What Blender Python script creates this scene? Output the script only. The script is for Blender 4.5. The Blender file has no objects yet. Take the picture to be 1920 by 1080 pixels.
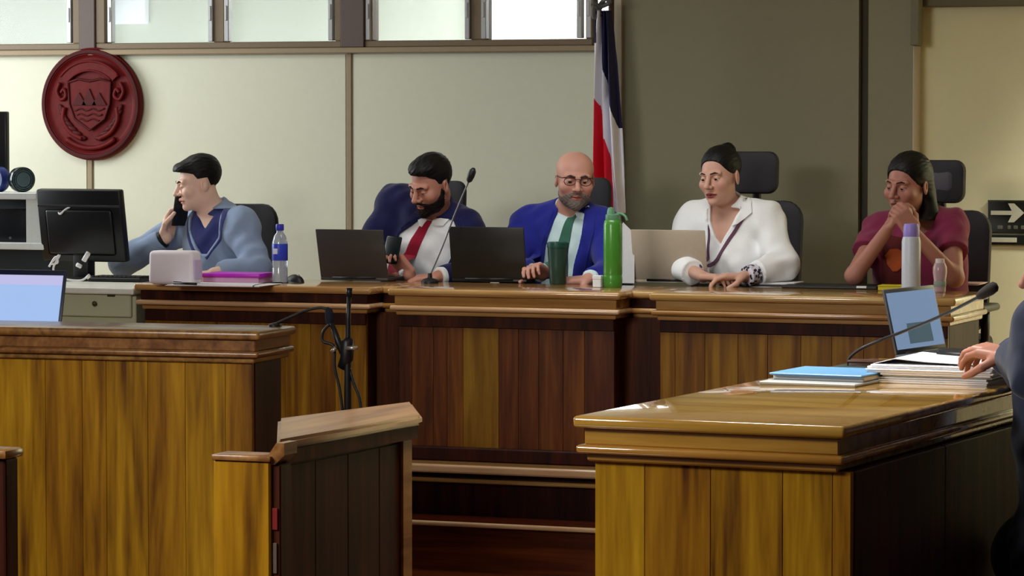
import bpy, bmesh, math, random
import numpy as np
from mathutils import Vector, Matrix
random.seed(11)
R_ = math.radians
C = bpy.context.scene.collection
SC = bpy.context.scene

def S(r, g, b):
    """display colour 0-255 -> linear"""
    f = lambda c: (c/255/12.92) if c/255 <= 0.04045 else ((c/255+0.055)/1.055)**2.4
    return (f(r), f(g), f(b), 1.0)

# ---------------------------------------------------------------- camera
FPX, TH, CAMZ = 6300.0, R_(21.0), 1.70
PITCH = math.atan(310/FPX)
CAM = np.array([0.0, 0.0, CAMZ])
cF = np.array([-math.sin(TH)*math.cos(PITCH), math.cos(TH)*math.cos(PITCH), -math.sin(PITCH)])
cR = np.array([math.cos(TH), math.sin(TH), 0.0])
cU = np.cross(cR, cF)
cam_d = bpy.data.cameras.new('camera')
cam_d.sensor_width = 36; cam_d.lens = FPX/1920*36; cam_d.clip_end = 100
cam = bpy.data.objects.new('camera', cam_d); C.objects.link(cam)
M = Matrix((( cR[0], cU[0], -cF[0], 0), (cR[1], cU[1], -cF[1], 0), (cR[2], cU[2], -cF[2], CAMZ), (0, 0, 0, 1)))
cam.matrix_world = M
SC.camera = cam
def ray(px, py): return cF + cR*((px-960)/FPX) - cU*((py-540)/FPX)
def onY(px, py, Y): d = ray(px, py); return CAM + d*((Y-CAM[1])/d[1])
def onZ(px, py, Z): d = ray(px, py); return CAM + d*((Z-CAM[2])/d[2])
def atD(px, py, D): return CAM + ray(px, py)*D
def XY(px, Y): return onY(px, 540, Y)[0]
def ZY(px, py, Y): return onY(px, py, Y)[2]

# ---------------------------------------------------------------- world, lights, exposure
w = bpy.data.worlds.new('world'); SC.world = w; w.use_nodes = True
w.node_tree.nodes['Background'].inputs[0].default_value = (0.80, 0.88, 1.0, 1)
w.node_tree.nodes['Background'].inputs[1].default_value = 0.055
SC.view_settings.view_transform = 'Standard'; SC.view_settings.look = 'None'
SC.view_settings.exposure = 0.0; SC.view_settings.gamma = 1.0
SC.view_settings.use_curve_mapping = False
def area(name, loc, aim, sx, sy, power, col=(1, 1, 1), spread=180):
    l = bpy.data.lights.new(name, 'AREA'); l.shape = 'RECTANGLE'; l.size = sx; l.size_y = sy
    l.energy = power; l.color = col; l.spread = R_(spread)
    o = bpy.data.objects.new(name, l); C.objects.link(o); o.location = loc
    o.rotation_euler = (Vector(aim)-Vector(loc)).to_track_quat('-Z', 'Y').to_euler()
    return o
# daylight from the windows of the left side wall (outside the frame)
area('daylight_left', (-9.3, 12.7, 2.0), (-6.4, 13.5, 1.3), 1.8, 1.4, 80, (0.94, 0.98, 1.0))
# ceiling fluorescents, plus added unseen fills for counsel desk and desk fronts
area('ceiling_panel_clerk', (-7.6, 12.7, 2.84), (-7.6, 13.2, 0), 1.2, 0.6, 14, (0.97, 1.0, 0.93))
area('ceiling_panel_bench', (-4.4, 11.5, 2.84), (-4.3, 12.4, 0.9), 1.6, 0.4, 12, (0.97, 1.0, 1.0), 110)
area('counsel_fill', (-2.8, 8.5, 2.84), (-2.7, 8.6, 0), 0.9, 0.5, 36, (1.0, 0.98, 0.94), 95)  # added unseen lamp that brightens the right desk top and its papers
area('front_fill', (-5.2, 5.2, 2.70), (-3.4, 8.6, 0.7), 1.6, 0.9, 152, (1.0, 0.97, 0.90))  # added unseen fill for the desk fronts and faces
area('ceiling_panel_exit', (-1.7, 13.35, 2.80), (-1.6, 14.07, 1.5), 0.6, 0.3, 74, (1.0, 0.98, 0.92), 100)
# light of the corridor behind the high windows
area('corridor_wash', (-8.2, 15.1, 1.6), (-8.2, 15.7, 2.4), 5.0, 0.2, 30, (0.93, 1.0, 1.0))  # added wash hidden below the sill, brightens the wall towards the bottom
area('corridor_lamp_right', (-5.3, 14.9, 2.7), (-5.3, 15.7, 2.2), 0.8, 0.4, 45, (1, 1, 1))

# ---------------------------------------------------------------- materials
MATS = {}
def newmat(name):
    m = bpy.data.materials.new(name); m.use_nodes = True
    return m, m.node_tree, m.node_tree.nodes['Principled BSDF']
def plain(name, col, rough=0.5, metal=0.0, bump=0.0, bscale=60, coat=0.0, spec=0.5, var=0.08, trans=0.0, emit=0.0, sheen=0.0, ior=1.45):
    if name in MATS: return MATS[name]
    m, nt, b = newmat(name)
    tc = nt.nodes.new('ShaderNodeTexCoord')
    n = nt.nodes.new('ShaderNodeTexNoise'); n.inputs['Scale'].default_value = bscale; n.inputs['Detail'].default_value = 4
    nt.links.new(tc.outputs['Object'], n.inputs['Vector'])
    mx = nt.nodes.new('ShaderNodeMix'); mx.data_type = 'RGBA'
    mx.inputs['A'].default_value = tuple(c*(1-var) for c in col[:3])+(1,)
    mx.inputs['B'].default_value = tuple(min(1, c*(1+var)) for c in col[:3])+(1,)
    nt.links.new(n.outputs['Fac'], mx.inputs['Factor'])
    nt.links.new(mx.outputs['Result'], b.inputs['Base Color'])
    b.inputs['Roughness'].default_value = rough; b.inputs['Metallic'].default_value = metal
    b.inputs['Coat Weight'].default_value = coat; b.inputs['Specular IOR Level'].default_value = spec
    b.inputs['Transmission Weight'].default_value = trans; b.inputs['IOR'].default_value = ior
    b.inputs['Sheen Weight'].default_value = sheen
    if emit:
        b.inputs['Emission Color'].default_value = col; b.inputs['Emission Strength'].default_value = emit
    if bump:
        bp = nt.nodes.new('ShaderNodeBump'); bp.inputs['Strength'].default_value = bump; bp.inputs['Distance'].default_value = 0.004
        nt.links.new(n.outputs['Fac'], bp.inputs['Height']); nt.links.new(bp.outputs['Normal'], b.inputs['Normal'])
    MATS[name] = m; return m
def wood(name, dark, mid, light, grain='Z', rough=0.28, coat=0.25, tone=0.35, scale=1.0, spec=0.5, polish=0.12):
    """veneer: stretched noise along the grain; every board gets its own offset and tone"""
    m, nt, b = newmat(name)
    N = nt.nodes.new; L = nt.links.new
    tc = N('ShaderNodeTexCoord'); oi = N('ShaderNodeObjectInfo')
    mp = N('ShaderNodeMapping')
    big, lo = 16*scale, 1.1*scale
    mp.inputs['Scale'].default_value = {'X': (lo, big, big), 'Y': (big, lo, big), 'Z': (big, big, lo)}[grain]
    mul = N('ShaderNodeMath'); mul.operation = 'MULTIPLY'; mul.inputs[1].default_value = 37.0
    L(oi.outputs['Random'], mul.inputs[0])
    L(tc.outputs['Object'], mp.inputs['Vector']); L(mul.outputs[0], mp.inputs['Location'])
    n1 = N('ShaderNodeTexNoise'); n1.inputs['Scale'].default_value = 1.0; n1.inputs['Detail'].default_value = 3; n1.inputs['Distortion'].default_value = 0.8
    n2 = N('ShaderNodeTexNoise'); n2.inputs['Scale'].default_value = 4.5; n2.inputs['Detail'].default_value = 4
    L(mp.outputs['Vector'], n1.inputs['Vector']); L(mp.outputs['Vector'], n2.inputs['Vector'])
    mixf = N('ShaderNodeMix'); mixf.inputs['Factor'].default_value = 0.3
    L(n1.outputs['Fac'], mixf.inputs['A']); L(n2.outputs['Fac'], mixf.inputs['B'])
    cr = N('ShaderNodeValToRGB'); e = cr.color_ramp.elements
    e[0].position, e[0].color = 0.32, dark; e[1].position, e[1].color = 0.70, light
    x = cr.color_ramp.elements.new(0.50); x.color = mid
    L(mixf.outputs['Result'], cr.inputs['Fac'])
    hsv = N('ShaderNodeHueSaturation')
    mr = N('ShaderNodeMapRange'); mr.inputs['To Min'].default_value = 1-tone; mr.inputs['To Max'].default_value = 1+tone
    L(oi.outputs['Random'], mr.inputs['Value']); L(mr.outputs['Result'], hsv.inputs['Value'])
    mh = N('ShaderNodeMapRange'); mh.inputs['To Min'].default_value = 0.494; mh.inputs['To Max'].default_value = 0.508
    L(oi.outputs['Random'], mh.inputs['Value']); L(mh.outputs['Result'], hsv.inputs['Hue'])
    L(cr.outputs['Color'], hsv.inputs['Color']); L(hsv.outputs['Color'], b.inputs['Base Color'])
    b.inputs['Roughness'].default_value = rough; b.inputs['Coat Weight'].default_value = coat; b.inputs['Coat Roughness'].default_value = polish
    b.inputs['Specular IOR Level'].default_value = spec
    bp = N('ShaderNodeBump'); bp.inputs['Strength'].default_value = polish; bp.inputs['Distance'].default_value = 0.002
    L(n2.outputs['Fac'], bp.inputs['Height']); L(bp.outputs['Normal'], b.inputs['Normal'])
    MATS[name] = m; return m
def vcol(name, rough=0.5, bump=0.0, bscale=200, sub=0.0, spec=0.4):
    """surface whose colour comes from the mesh colour attribute Col"""
    if name in MATS: return MATS[name]
    m, nt, b = newmat(name)
    a = nt.nodes.new('ShaderNodeVertexColor'); a.layer_name = 'Col'
    nt.links.new(a.outputs['Color'], b.inputs['Base Color'])
    b.inputs['Roughness'].default_value = rough; b.inputs['Specular IOR Level'].default_value = spec
    if sub:
        b.inputs['Subsurface Weight'].default_value = sub; b.inputs['Subsurface Radius'].default_value = (0.01, 0.004, 0.002)
    if bump:
        n = nt.nodes.new('ShaderNodeTexNoise'); n.inputs['Scale'].default_value = bscale
        tc = nt.nodes.new('ShaderNodeTexCoord'); nt.links.new(tc.outputs['Object'], n.inputs['Vector'])
        bp = nt.nodes.new('ShaderNodeBump'); bp.inputs['Strength'].default_value = bump; bp.inputs['Distance'].default_value = 0.002
        nt.links.new(n.outputs['Fac'], bp.inputs['Height']); nt.links.new(bp.outputs['Normal'], b.inputs['Normal'])
    MATS[name] = m; return m
def cloth(name, col, bump=0.35, rough=0.85, fold=11):
    """woven cloth with soft creases"""
    if name in MATS: return MATS[name]
    m, nt, b = newmat(name); N = nt.nodes.new; L = nt.links.new
    tc = N('ShaderNodeTexCoord')
    n = N('ShaderNodeTexNoise'); n.inputs['Scale'].default_value = fold; n.inputs['Detail'].default_value = 2; n.inputs['Distortion'].default_value = 0.35
    n2 = N('ShaderNodeTexNoise'); n2.inputs['Scale'].default_value = 400
    L(tc.outputs['Object'], n.inputs['Vector']); L(tc.outputs['Object'], n2.inputs['Vector'])
    mx = N('ShaderNodeMix'); mx.data_type = 'RGBA'
    mx.inputs['A'].default_value = tuple(c*0.88 for c in col[:3])+(1,); mx.inputs['B'].default_value = tuple(min(1, c*1.1) for c in col[:3])+(1,)
    L(n2.outputs['Fac'], mx.inputs['Factor']); L(mx.outputs['Result'], b.inputs['Base Color'])
    b.inputs['Roughness'].default_value = rough; b.inputs['Specular IOR Level'].default_value = 0.25; b.inputs['Sheen Weight'].default_value = 0.15
    bp = N('ShaderNodeBump'); bp.inputs['Strength'].default_value = bump; bp.inputs['Distance'].default_value = 0.018
    L(n.outputs['Fac'], bp.inputs['Height']); L(bp.outputs['Normal'], b.inputs['Normal'])
    MATS[name] = m; return m

# ---------------------------------------------------------------- scene helpers
def tag(o, label=None, cat=None, group=None, kind=None):
    if label: o['label'] = label
    if cat: o['category'] = cat
    if group: o['group'] = group
    if kind: o['kind'] = kind
    return o
def thing(name, label, cat, loc=(0, 0, 0), rz=0.0, group=None, kind=None):
    o = bpy.data.objects.new(name, None); C.objects.link(o); o.empty_display_size = 0.1
    o.location = Vector([float(v) for v in loc]); o.rotation_euler = (0, 0, rz)
    return tag(o, label, cat, group, kind)
def linkmesh(name, me, mat, parent=None, smooth=False):
    if mat is not None:
        for mm in (mat if isinstance(mat, (list, tuple)) else [mat]): me.materials.append(mm)
    o = bpy.data.objects.new(name, me); C.objects.link(o)
    if parent is not None: o.parent = parent
    if smooth:
        me.polygons.foreach_set('use_smooth', np.ones(len(me.polygons), dtype=bool))
    return o
def ob(name, bm, mat, parent=None, smooth=False):
    me = bpy.data.meshes.new(name); bmesh.ops.recalc_face_normals(bm, faces=bm.faces[:]); bm.to_mesh(me); bm.free()
    if smooth == 'auto':
        o = linkmesh(name, me, mat, parent, True); me.set_sharp_from_angle(angle=R_(38)); return o
    return linkmesh(name, me, mat, parent, smooth)
def box(bm, lo, hi, bev=0.0, seg=1, M=None):
    lo = np.minimum(lo, hi) if False else lo
    vs = [bm.verts.new((x, y, z)) for x in (lo[0], hi[0]) for y in (lo[1], hi[1]) for z in (lo[2], hi[2])]
    fs = [(0, 1, 3, 2), (4, 6, 7, 5), (0, 4, 5, 1), (2, 3, 7, 6), (0, 2, 6, 4), (1, 5, 7, 3)]
    faces = [bm.faces.new([vs[i] for i in f]) for f in fs]
    if bev:
        es = list({e for f in faces for e in f.edges})
        r = bmesh.ops.bevel(bm, geom=es, offset=bev, segments=seg, affect='EDGES', profile=0.5)
        vs = list({v for f in r['faces'] for v in f.verts} | {v for v in vs if v.is_valid})
    if M is not None: bmesh.ops.transform(bm, matrix=M, verts=vs)
    return bm
def BX(lo, hi, bev=0.0, seg=1, M=None): return box(bmesh.new(), lo, hi, bev, seg, M)
def prism(bm, pts, axis, a, b, M=None):
    """extrude a 2-D outline along an axis between a and b"""
    def P(p, t): return {'X': (t, p[0], p[1]), 'Y': (p[0], t, p[1]), 'Z': (p[0], p[1], t)}[axis]
    A = [bm.verts.new(P(p, a)) for p in pts]; B = [bm.verts.new(P(p, b)) for p in pts]
    n = len(pts)
    bm.faces.new(A); bm.faces.new(B[::-1])
    for i in range(n): bm.faces.new((A[i], B[i], B[(i+1) % n], A[(i+1) % n]))
    if M is not None: bmesh.ops.transform(bm, matrix=M, verts=A+B)
    return bm
def lathe(bm, prof, n=28, c=(0, 0, 0), M=None):
    """revolve (radius, z) profile about z"""
    rings = []
    for r, z in prof:
        rings.append([bm.verts.new((c[0]+r*math.cos(2*math.pi*i/n), c[1]+r*math.sin(2*math.pi*i/n), c[2]+z)) for i in range(n)])
    for a, b in zip(rings, rings[1:]):
        for i in range(n): bm.faces.new((a[i], a[(i+1) % n], b[(i+1) % n], b[i]))
    bm.faces.new(rings[0][::-1]); bm.faces.new(rings[-1])
    if M is not None: bmesh.ops.transform(bm, matrix=M, verts=[v for r in rings for v in r])
    return bm
def tube(bm, pts, rad, n=10, closed=False):
    pts = [Vector(p) for p in pts]; m = len(pts)
    rad = rad if isinstance(rad, (list, tuple)) else [rad]*m
    rings = []; up = None
    for i, p in enumerate(pts):
        t = (pts[min(i+1, m-1)]-pts[max(i-1, 0)]).normalized()
        if up is None: up = Vector((0, 0, 1)) if abs(t.z) < 0.9 else Vector((1, 0, 0))
        s = t.cross(up).normalized(); up = s.cross(t).normalized()
        rings.append([bm.verts.new(p+(s*math.cos(2*math.pi*k/n)+up*math.sin(2*math.pi*k/n))*rad[i]) for k in range(n)])
    for a, b in zip(rings, rings[1:]):
        for k in range(n): bm.faces.new((a[k], a[(k+1) % n], b[(k+1) % n], b[k]))
    bm.faces.new(rings[0][::-1]); bm.faces.new(rings[-1])
    return bm
def spline(pts, n=8):
    """Catmull-Rom through the points"""
    P = [np.array(p, float) for p in pts]; P = [2*P[0]-P[1]]+P+[2*P[-1]-P[-2]]; out = []
    for i in range(1, len(P)-2):
        for k in range(n):
            t = k/n; a, b, c, d = P[i-1:i+3]
            out.append(0.5*((2*b)+(-a+c)*t+(2*a-5*b+4*c-d)*t*t+(-a+3*b-3*c+d)*t**3))
    out.append(P[-2]); return out

# ---------------------------------------------------------------- implicit surfaces (smooth blends, meshed by surface nets)
class Grid:
    def __init__(s, lo, hi, step, fine=()):
        s.ax = []
        for a in range(3):
            xs = [lo[a]]
            while xs[-1] < hi[a]:
                x = xs[-1]; st = step
                for f in fine:
                    if f[0][a]-1e-6 <= x < f[1][a]: st = min(st, f[2])
                    elif x < f[0][a] < x+st: st = max(f[2], f[0][a]-x)
                xs.append(x+st)
            s.ax.append(np.array(xs, np.float32))
        s.f = np.full([len(a) for a in s.ax], 1.0, np.float32)
    def view(s, c, r):
        i = [(max(0, np.searchsorted(s.ax[a], c[a]-r)-1), min(len(s.ax[a]), np.searchsorted(s.ax[a], c[a]+r)+1)) for a in range(3)]
        sl = tuple(slice(*q) for q in i)
        return sl, s.ax[0][sl[0]][:, None, None], s.ax[1][sl[1]][None, :, None], s.ax[2][sl[2]][None, None, :]
    def add(s, prim, k=0.0, pad=0.02):
        c, r, fn = prim; sl, X, Y, Z = s.view(c, r+k+pad)
        b = fn(X, Y, Z).astype(np.float32); a = s.f[sl]
        if k > 0:
            h = np.clip(0.5+0.5*(b-a)/k, 0, 1); s.f[sl] = b+(a-b)*h-k*h*(1-h)
        else: s.f[sl] = np.minimum(a, b)
    def sub(s, prim, k=0.0, pad=0.02):
        c, r, fn = prim; sl, X, Y, Z = s.view(c, r+k+pad)
        b = -fn(X, Y, Z).astype(np.float32); a = s.f[sl]
        if k > 0:
            h = np.clip(0.5-0.5*(b-a)/k, 0, 1); s.f[sl] = b+(a-b)*h+k*h*(1-h)
        else: s.f[sl] = np.maximum(a, b)
    def all(s, fn):
        s.f = fn(s.f, s.ax[0][:, None, None], s.ax[1][None, :, None], s.ax[2][None, None, :]).astype(np.float32)
    def mesh(s):
        f = s.f; f[0] = f[-1] = 1; f[:, 0] = f[:, -1] = 1; f[:, :, 0] = f[:, :, -1] = 1
        g = f < 0
        cnt = np.zeros([n-1 for n in f.shape], np.int8)
        offs = [(i, j, k) for i in (0, 1) for j in (0, 1) for k in (0, 1)]
        n0, n1, n2 = f.shape
        for i, j, k in offs: cnt += g[i:n0-1+i, j:n1-1+j, k:n2-1+k]
        I, J, K = np.nonzero((cnt > 0) & (cnt < 8))
        vals = {o: f[I+o[0], J+o[1], K+o[2]] for o in offs}
        acc = np.zeros((len(I), 3)); num = np.zeros(len(I))
        for a in range(3):
            for o in offs:
                if o[a]: continue
                p = list(o); p[a] = 1; v0, v1 = vals[o], vals[tuple(p)]
                m = (v0 < 0) != (v1 < 0)
                t = np.where(m, v0/np.where(m, v0-v1, 1), 0)
                q = np.array([o]*len(I), float); q[:, a] = t
                acc += q*m[:, None]; num += m
        acc /= num[:, None]
        V = np.empty((len(I), 3))
        for a, ii in enumerate((I, J, K)):
            x0 = s.ax[a][ii]; V[:, a] = x0+(s.ax[a][ii+1]-x0)*acc[:, a]
        vid = np.full(cnt.shape, -1, np.int32); vid[I, J, K] = np.arange(len(I))
        Q = []
        for a in range(3):
            b, c = (a+1) % 3, (a+2) % 3
            s0 = [slice(None)]*3; s1 = [slice(None)]*3; s0[a] = slice(0, -1); s1[a] = slice(1, None)
            g0, g1 = g[tuple(s0)], g[tuple(s1)]
            idx = np.array(np.nonzero(g0 != g1)); flip = g0[tuple(idx)]
            def cell(db, dc):
                q = idx.copy(); q[b] -= db; q[c] -= dc; return vid[tuple(q)]
            quad = np.stack([cell(1, 1), cell(0, 1), cell(0, 0), cell(1, 0)], 1)
            quad[~flip] = quad[~flip][:, ::-1]; Q.append(quad)
        return V, np.concatenate(Q)
    def front(s):
        """y of the first surface met from -y, on the (x, z) lattice"""
        g = s.f < 0; hit = g.any(1); j = np.maximum(g.argmax(1), 1)
        ii, kk = np.meshgrid(np.arange(g.shape[0]), np.arange(g.shape[2]), indexing='ij')
        v1 = s.f[ii, j, kk]; v0 = s.f[ii, j-1, kk]
        y = s.ax[1][j-1]+(s.ax[1][j]-s.ax[1][j-1])*np.clip(v0/np.where(v0-v1 == 0, 1, v0-v1), 0, 1)
        y[~hit] = np.nan
        return y
def arrmesh(name, V, Q):
    me = bpy.data.meshes.new(name)
    me.vertices.add(len(V)); me.vertices.foreach_set('co', np.ascontiguousarray(V, np.float32).ravel())
    n = Q.shape[1]
    me.loops.add(Q.size); me.loops.foreach_set('vertex_index', Q.astype(np.int32).ravel())
    me.polygons.add(len(Q)); me.polygons.foreach_set('loop_start', np.arange(0, Q.size, n, dtype=np.int32))
    me.update(calc_edges=True); return me
def setcol(me, col):
    a = me.color_attributes.new('Col', 'FLOAT_COLOR', 'POINT')
    c = np.ones((len(me.vertices), 4), np.float32); c[:, :3] = col; a.data.foreach_set('color', c.ravel())
def cone(a, b, ra, rb, capped=False):
    a = np.array(a, float); b = np.array(b, float); d = b-a; L2 = float(d@d)+1e-12
    c = (a+b)/2; r = math.sqrt(L2)/2+max(ra, rb)
    def fn(X, Y, Z):
        x, y, z = X-a[0], Y-a[1], Z-a[2]
        t0 = (x*d[0]+y*d[1]+z*d[2])/L2; t = np.clip(t0, 0, 1)
        v = np.sqrt((x-d[0]*t)**2+(y-d[1]*t)**2+(z-d[2]*t)**2)-(ra+(rb-ra)*t)
        if capped: v = np.maximum(v, (t0-1)*math.sqrt(L2))
        return v
    return c, r, fn
def ell(c, r, R=None):
    c = np.array(c, float); r = np.array(r, float); R = np.eye(3) if R is None else np.array(R)
    def fn(X, Y, Z):
        x, y, z = X-c[0], Y-c[1], Z-c[2]
        q = [R[0, i]*x+R[1, i]*y+R[2, i]*z for i in range(3)]
        k0 = np.sqrt(sum((q[i]/r[i])**2 for i in range(3)))+1e-9
        k1 = np.sqrt(sum((q[i]/r[i]**2)**2 for i in range(3)))+1e-9
        return k0*(k0-1)/k1
    return c, float(r.max()), fn
def rbox(c, h, R=None, rr=0.0):
    c = np.array(c, float); h = np.array(h, float)-rr; R = np.eye(3) if R is None else np.array(R)
    def fn(X, Y, Z):
        x, y, z = X-c[0], Y-c[1], Z-c[2]
        q = [np.abs(R[0, i]*x+R[1, i]*y+R[2, i]*z)-h[i] for i in range(3)]
        o = np.sqrt(sum(np.maximum(v, 0)**2 for v in q)); return o+np.minimum(np.maximum(np.maximum(q[0], q[1]), q[2]), 0)-rr
    return c, float(np.linalg.norm(h)+rr), fn
def wedge(pts, y0, y1):
    """prism with a convex (x, z) outline between y0 and y1"""
    P = np.array(pts, float); ctr = P.mean(0); n = len(P); lines = []
    for i in range(n):
        e = P[(i+1) % n]-P[i]; nn = np.array([e[1], -e[0]])/np.linalg.norm(e)
        if nn@(ctr-P[i]) > 0: nn = -nn
        lines.append((nn, float(nn@P[i])))
    c = np.array([ctr[0], (y0+y1)/2, ctr[1]]); r = float(max(np.linalg.norm(P-ctr, axis=1).max(), abs(y1-y0)/2)*1.5)
    def fn(X, Y, Z):
        v = np.maximum(Y-y1, y0-Y)
        for nn, o in lines: v = np.maximum(v, nn[0]*X+nn[1]*Z-o)
        return v
    return c, r, fn
def rot(yaw=0, pitch=0, roll=0):
    """yaw>0 turns the face towards +x (picture right), pitch>0 looks down, roll>0 tips the crown towards +x"""
    y, p, r = R_(yaw), R_(pitch), R_(roll)
    return np.array(Matrix.Rotation(y, 3, 'Z') @ Matrix.Rotation(r, 3, 'Y') @ Matrix.Rotation(p, 3, 'X'))
# ================================================================ setting
YW, YB, ZT, ZD = 14.25, 12.10, 1.055, 0.385     # back wall, bench front, bench top, dais level
WALLP = plain('cream_wall_paint', S(202, 205, 186), rough=.62, bump=.05, bscale=30, var=.03)
DARKP = plain('olive_grey_dimmed_wall', S(128, 125, 97), rough=.6, bump=.05, bscale=30, var=.04)  # panel's own olive, with part of the dimmer light put into the colour
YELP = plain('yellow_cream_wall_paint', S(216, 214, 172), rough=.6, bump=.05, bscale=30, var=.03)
BATT = plain('batten_brown_paint', S(142, 126, 100), rough=.55)
FRAME = plain('window_frame_brown', S(112, 96, 74), rough=.5)
POSTP = plain('window_post_brown', S(88, 74, 68), rough=.5)
ALU = plain('window_clip_metal', S(190, 192, 195), rough=.35, metal=.6)
W_BENCH = wood('bench_wood', S(54, 24, 6), S(92, 44, 10), S(124, 70, 18), rough=.38, coat=0, spec=.3, tone=.28)
W_TOP = wood('bench_top_wood', S(150, 98, 42), S(182, 136, 74), S(206, 168, 108), grain='X', rough=.2, coat=.7, tone=.05, polish=.06)
W_DARK = wood('dark_shaded_wood', S(32, 10, 4), S(56, 20, 7), S(80, 34, 12), rough=.5, coat=0, spec=.15, tone=.2)  # dark wood; on right-facing sides their shade is put into this colour
W_DESK = wood('desk_board_wood', S(84, 45, 2), S(150, 103, 8), S(188, 140, 22), rough=.42, coat=0, spec=.22, tone=.13)
W_DTOP = wood('desk_top_wood', S(140, 94, 32), S(176, 126, 48), S(200, 152, 72), grain='X', rough=.12, coat=1.0, tone=.06, polish=.03)
W_RAIL = wood('rail_wood', S(96, 58, 26), S(138, 94, 46), S(170, 126, 70), grain='Y', rough=.3, tone=.1)
W_DAIS = wood('dais_wood', S(64, 22, 6), S(92, 36, 10), S(124, 58, 20), grain='X', rough=.22, coat=.5, tone=.05)

def st(name, bm, mat, smooth=False, parent=None):
    o = ob(name, bm, mat, parent, smooth)
    if parent is None: o['kind'] = 'structure'
    return o
# floor, dais with two steps
st('floor', BX((-14, -1, -.1), (6, 17, 0)), W_DAIS)
st('ceiling', BX((-14, 3, 2.90), (6, 17, 3.0)), plain('ceiling_white', S(215, 215, 210), rough=.8))
dl = XY(-40, YB)
d1 = st('dais', BX((-13, YB-.12, 0.0), (2.5, YW, ZD-.03)), W_DARK)
st('tread', BX((-13, YB-.145, ZD-.03), (2.5, YW, ZD), .004), W_TOP, parent=d1)
NOS = wood('nosing_highlight_wood', S(196, 150, 104), S(216, 174, 130), S(232, 196, 156), grain='X', rough=.25, coat=.6, tone=.03)  # pale colour carries the bright reflection along nosings and beads
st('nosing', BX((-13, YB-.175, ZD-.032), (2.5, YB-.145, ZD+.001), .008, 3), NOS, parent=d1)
st('riser_moulding', BX((-13, YB-.150, ZD-.070), (2.5, YB-.11, ZD-.054), .005), W_TOP, parent=d1)
d2 = st('dais_step', BX((-13, YB-.31, 0.0), (2.5, YB-.12, .168)), W_DAIS)
st('tread', BX((-13, YB-.33, .168), (2.5, YB-.12, .187), .005, 2), W_DAIS, parent=d2)
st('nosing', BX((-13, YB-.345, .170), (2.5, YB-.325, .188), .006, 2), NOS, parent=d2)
# back wall, left part, with battens
x0, x1 = XY(-420, YW), XY(1166, YW)
zs = ZY(650, 100, YW)
wl = st('wall_back', BX((x0, YW, 0), (x1+.3, YW+.12, zs)), WALLP)
for px in (172, 657):
    xb = XY(px, YW); st('batten', BX((xb-.013, YW-.012, ZD), (xb+.013, YW, zs), .003), BATT, parent=wl)
for a, b in ((-420, 165), (179, 650), (664, 1166)):
    st('wall_panel', BX((XY(a, YW), YW-.006, ZD), (XY(b, YW), YW, zs-.004), .002), WALLP, parent=wl)
st('wall_lintel', BX((x0, YW, 2.48), (x1+.3, YW+.12, 2.90)), WALLP)
st('trim_1', BX((x0, YW-.045, zs), (x1, YW+.12, zs+.026), .004), BATT)
# high windows
zb = zs+.026; zf = ZY(650, 77, YW); zt = 2.48
GL, nt, b = newmat('window_glass')
b.inputs['Base Color'].default_value = (.9, .97, .95, 1); b.inputs['Roughness'].default_value = .03; b.inputs['Alpha'].default_value = .12
def window(name, pa, pb, panes, clips):
    a, bx = XY(pa, YW), XY(pb, YW)
    bm = bmesh.new()
    box(bm, (a, YW-.02, zb), (bx, YW+.06, zf), .004); box(bm, (a, YW-.02, zt-.05), (bx, YW+.06, zt), .004)
    box(bm, (a, YW-.02, zf), (XY(panes[0][0], YW), YW+.06, zt-.05), .004); box(bm, (XY(panes[-1][1], YW), YW-.02, zf), (bx, YW+.06, zt-.05), .004)
    o = st(name, bm, FRAME)
    for k, (p, q) in enumerate(panes):
        st('pane', BX((XY(p, YW), YW+.02, zf), (XY(q, YW), YW+.026, zt-.05)), GL, parent=o)
        if k+1 < len(panes): st('mullion', BX((XY(q, YW), YW-.01, zf), (XY(panes[k+1][0], YW), YW+.06, zt-.05), .004), FRAME, parent=o)
    for c in clips:
        bm = bmesh.new(); x = XY(c, YW)
        box(bm, (x-.012, YW-.022, zf+.003), (x+.012, YW+.018, zt-.05), .003); box(bm, (x-.005, YW-.028, zf+.10), (x+.005, YW-.02, zf+.17), .002)
        st('louvre_clip', bm, ALU, parent=o)
    return o
window('window_1', -300, 156, [(-280, -80), (-62, 143)], [136])
window('window_2', 186, 644, [(203, 404), (424, 632)], [212, 400, 430, 624])
window('window_3', 688, 1113, [(702, 884), (914, 1100)], [694, 879, 910, 1088, 1106])
for k, (p, q) in enumerate(((156, 186), (644, 688))):
    st('trim_%d' % (k+2), BX((XY(p, YW), YW-.03, zb), (XY(q, YW), YW+.08, zt), .004), POSTP)
# corridor seen through the windows
st('wall_corridor', BX((x0-1, 15.7, 0), (XY(905, 15.7), 15.8, 2.90)), plain('corridor_paint', S(190, 196, 184), rough=.8))
st('wall_corridor_right', BX((XY(905, 15.7), 15.6, 0), (XY(1260, 15.7), 15.8, 2.90)), plain('corridor_white', S(240, 240, 236), rough=.8))
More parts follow.
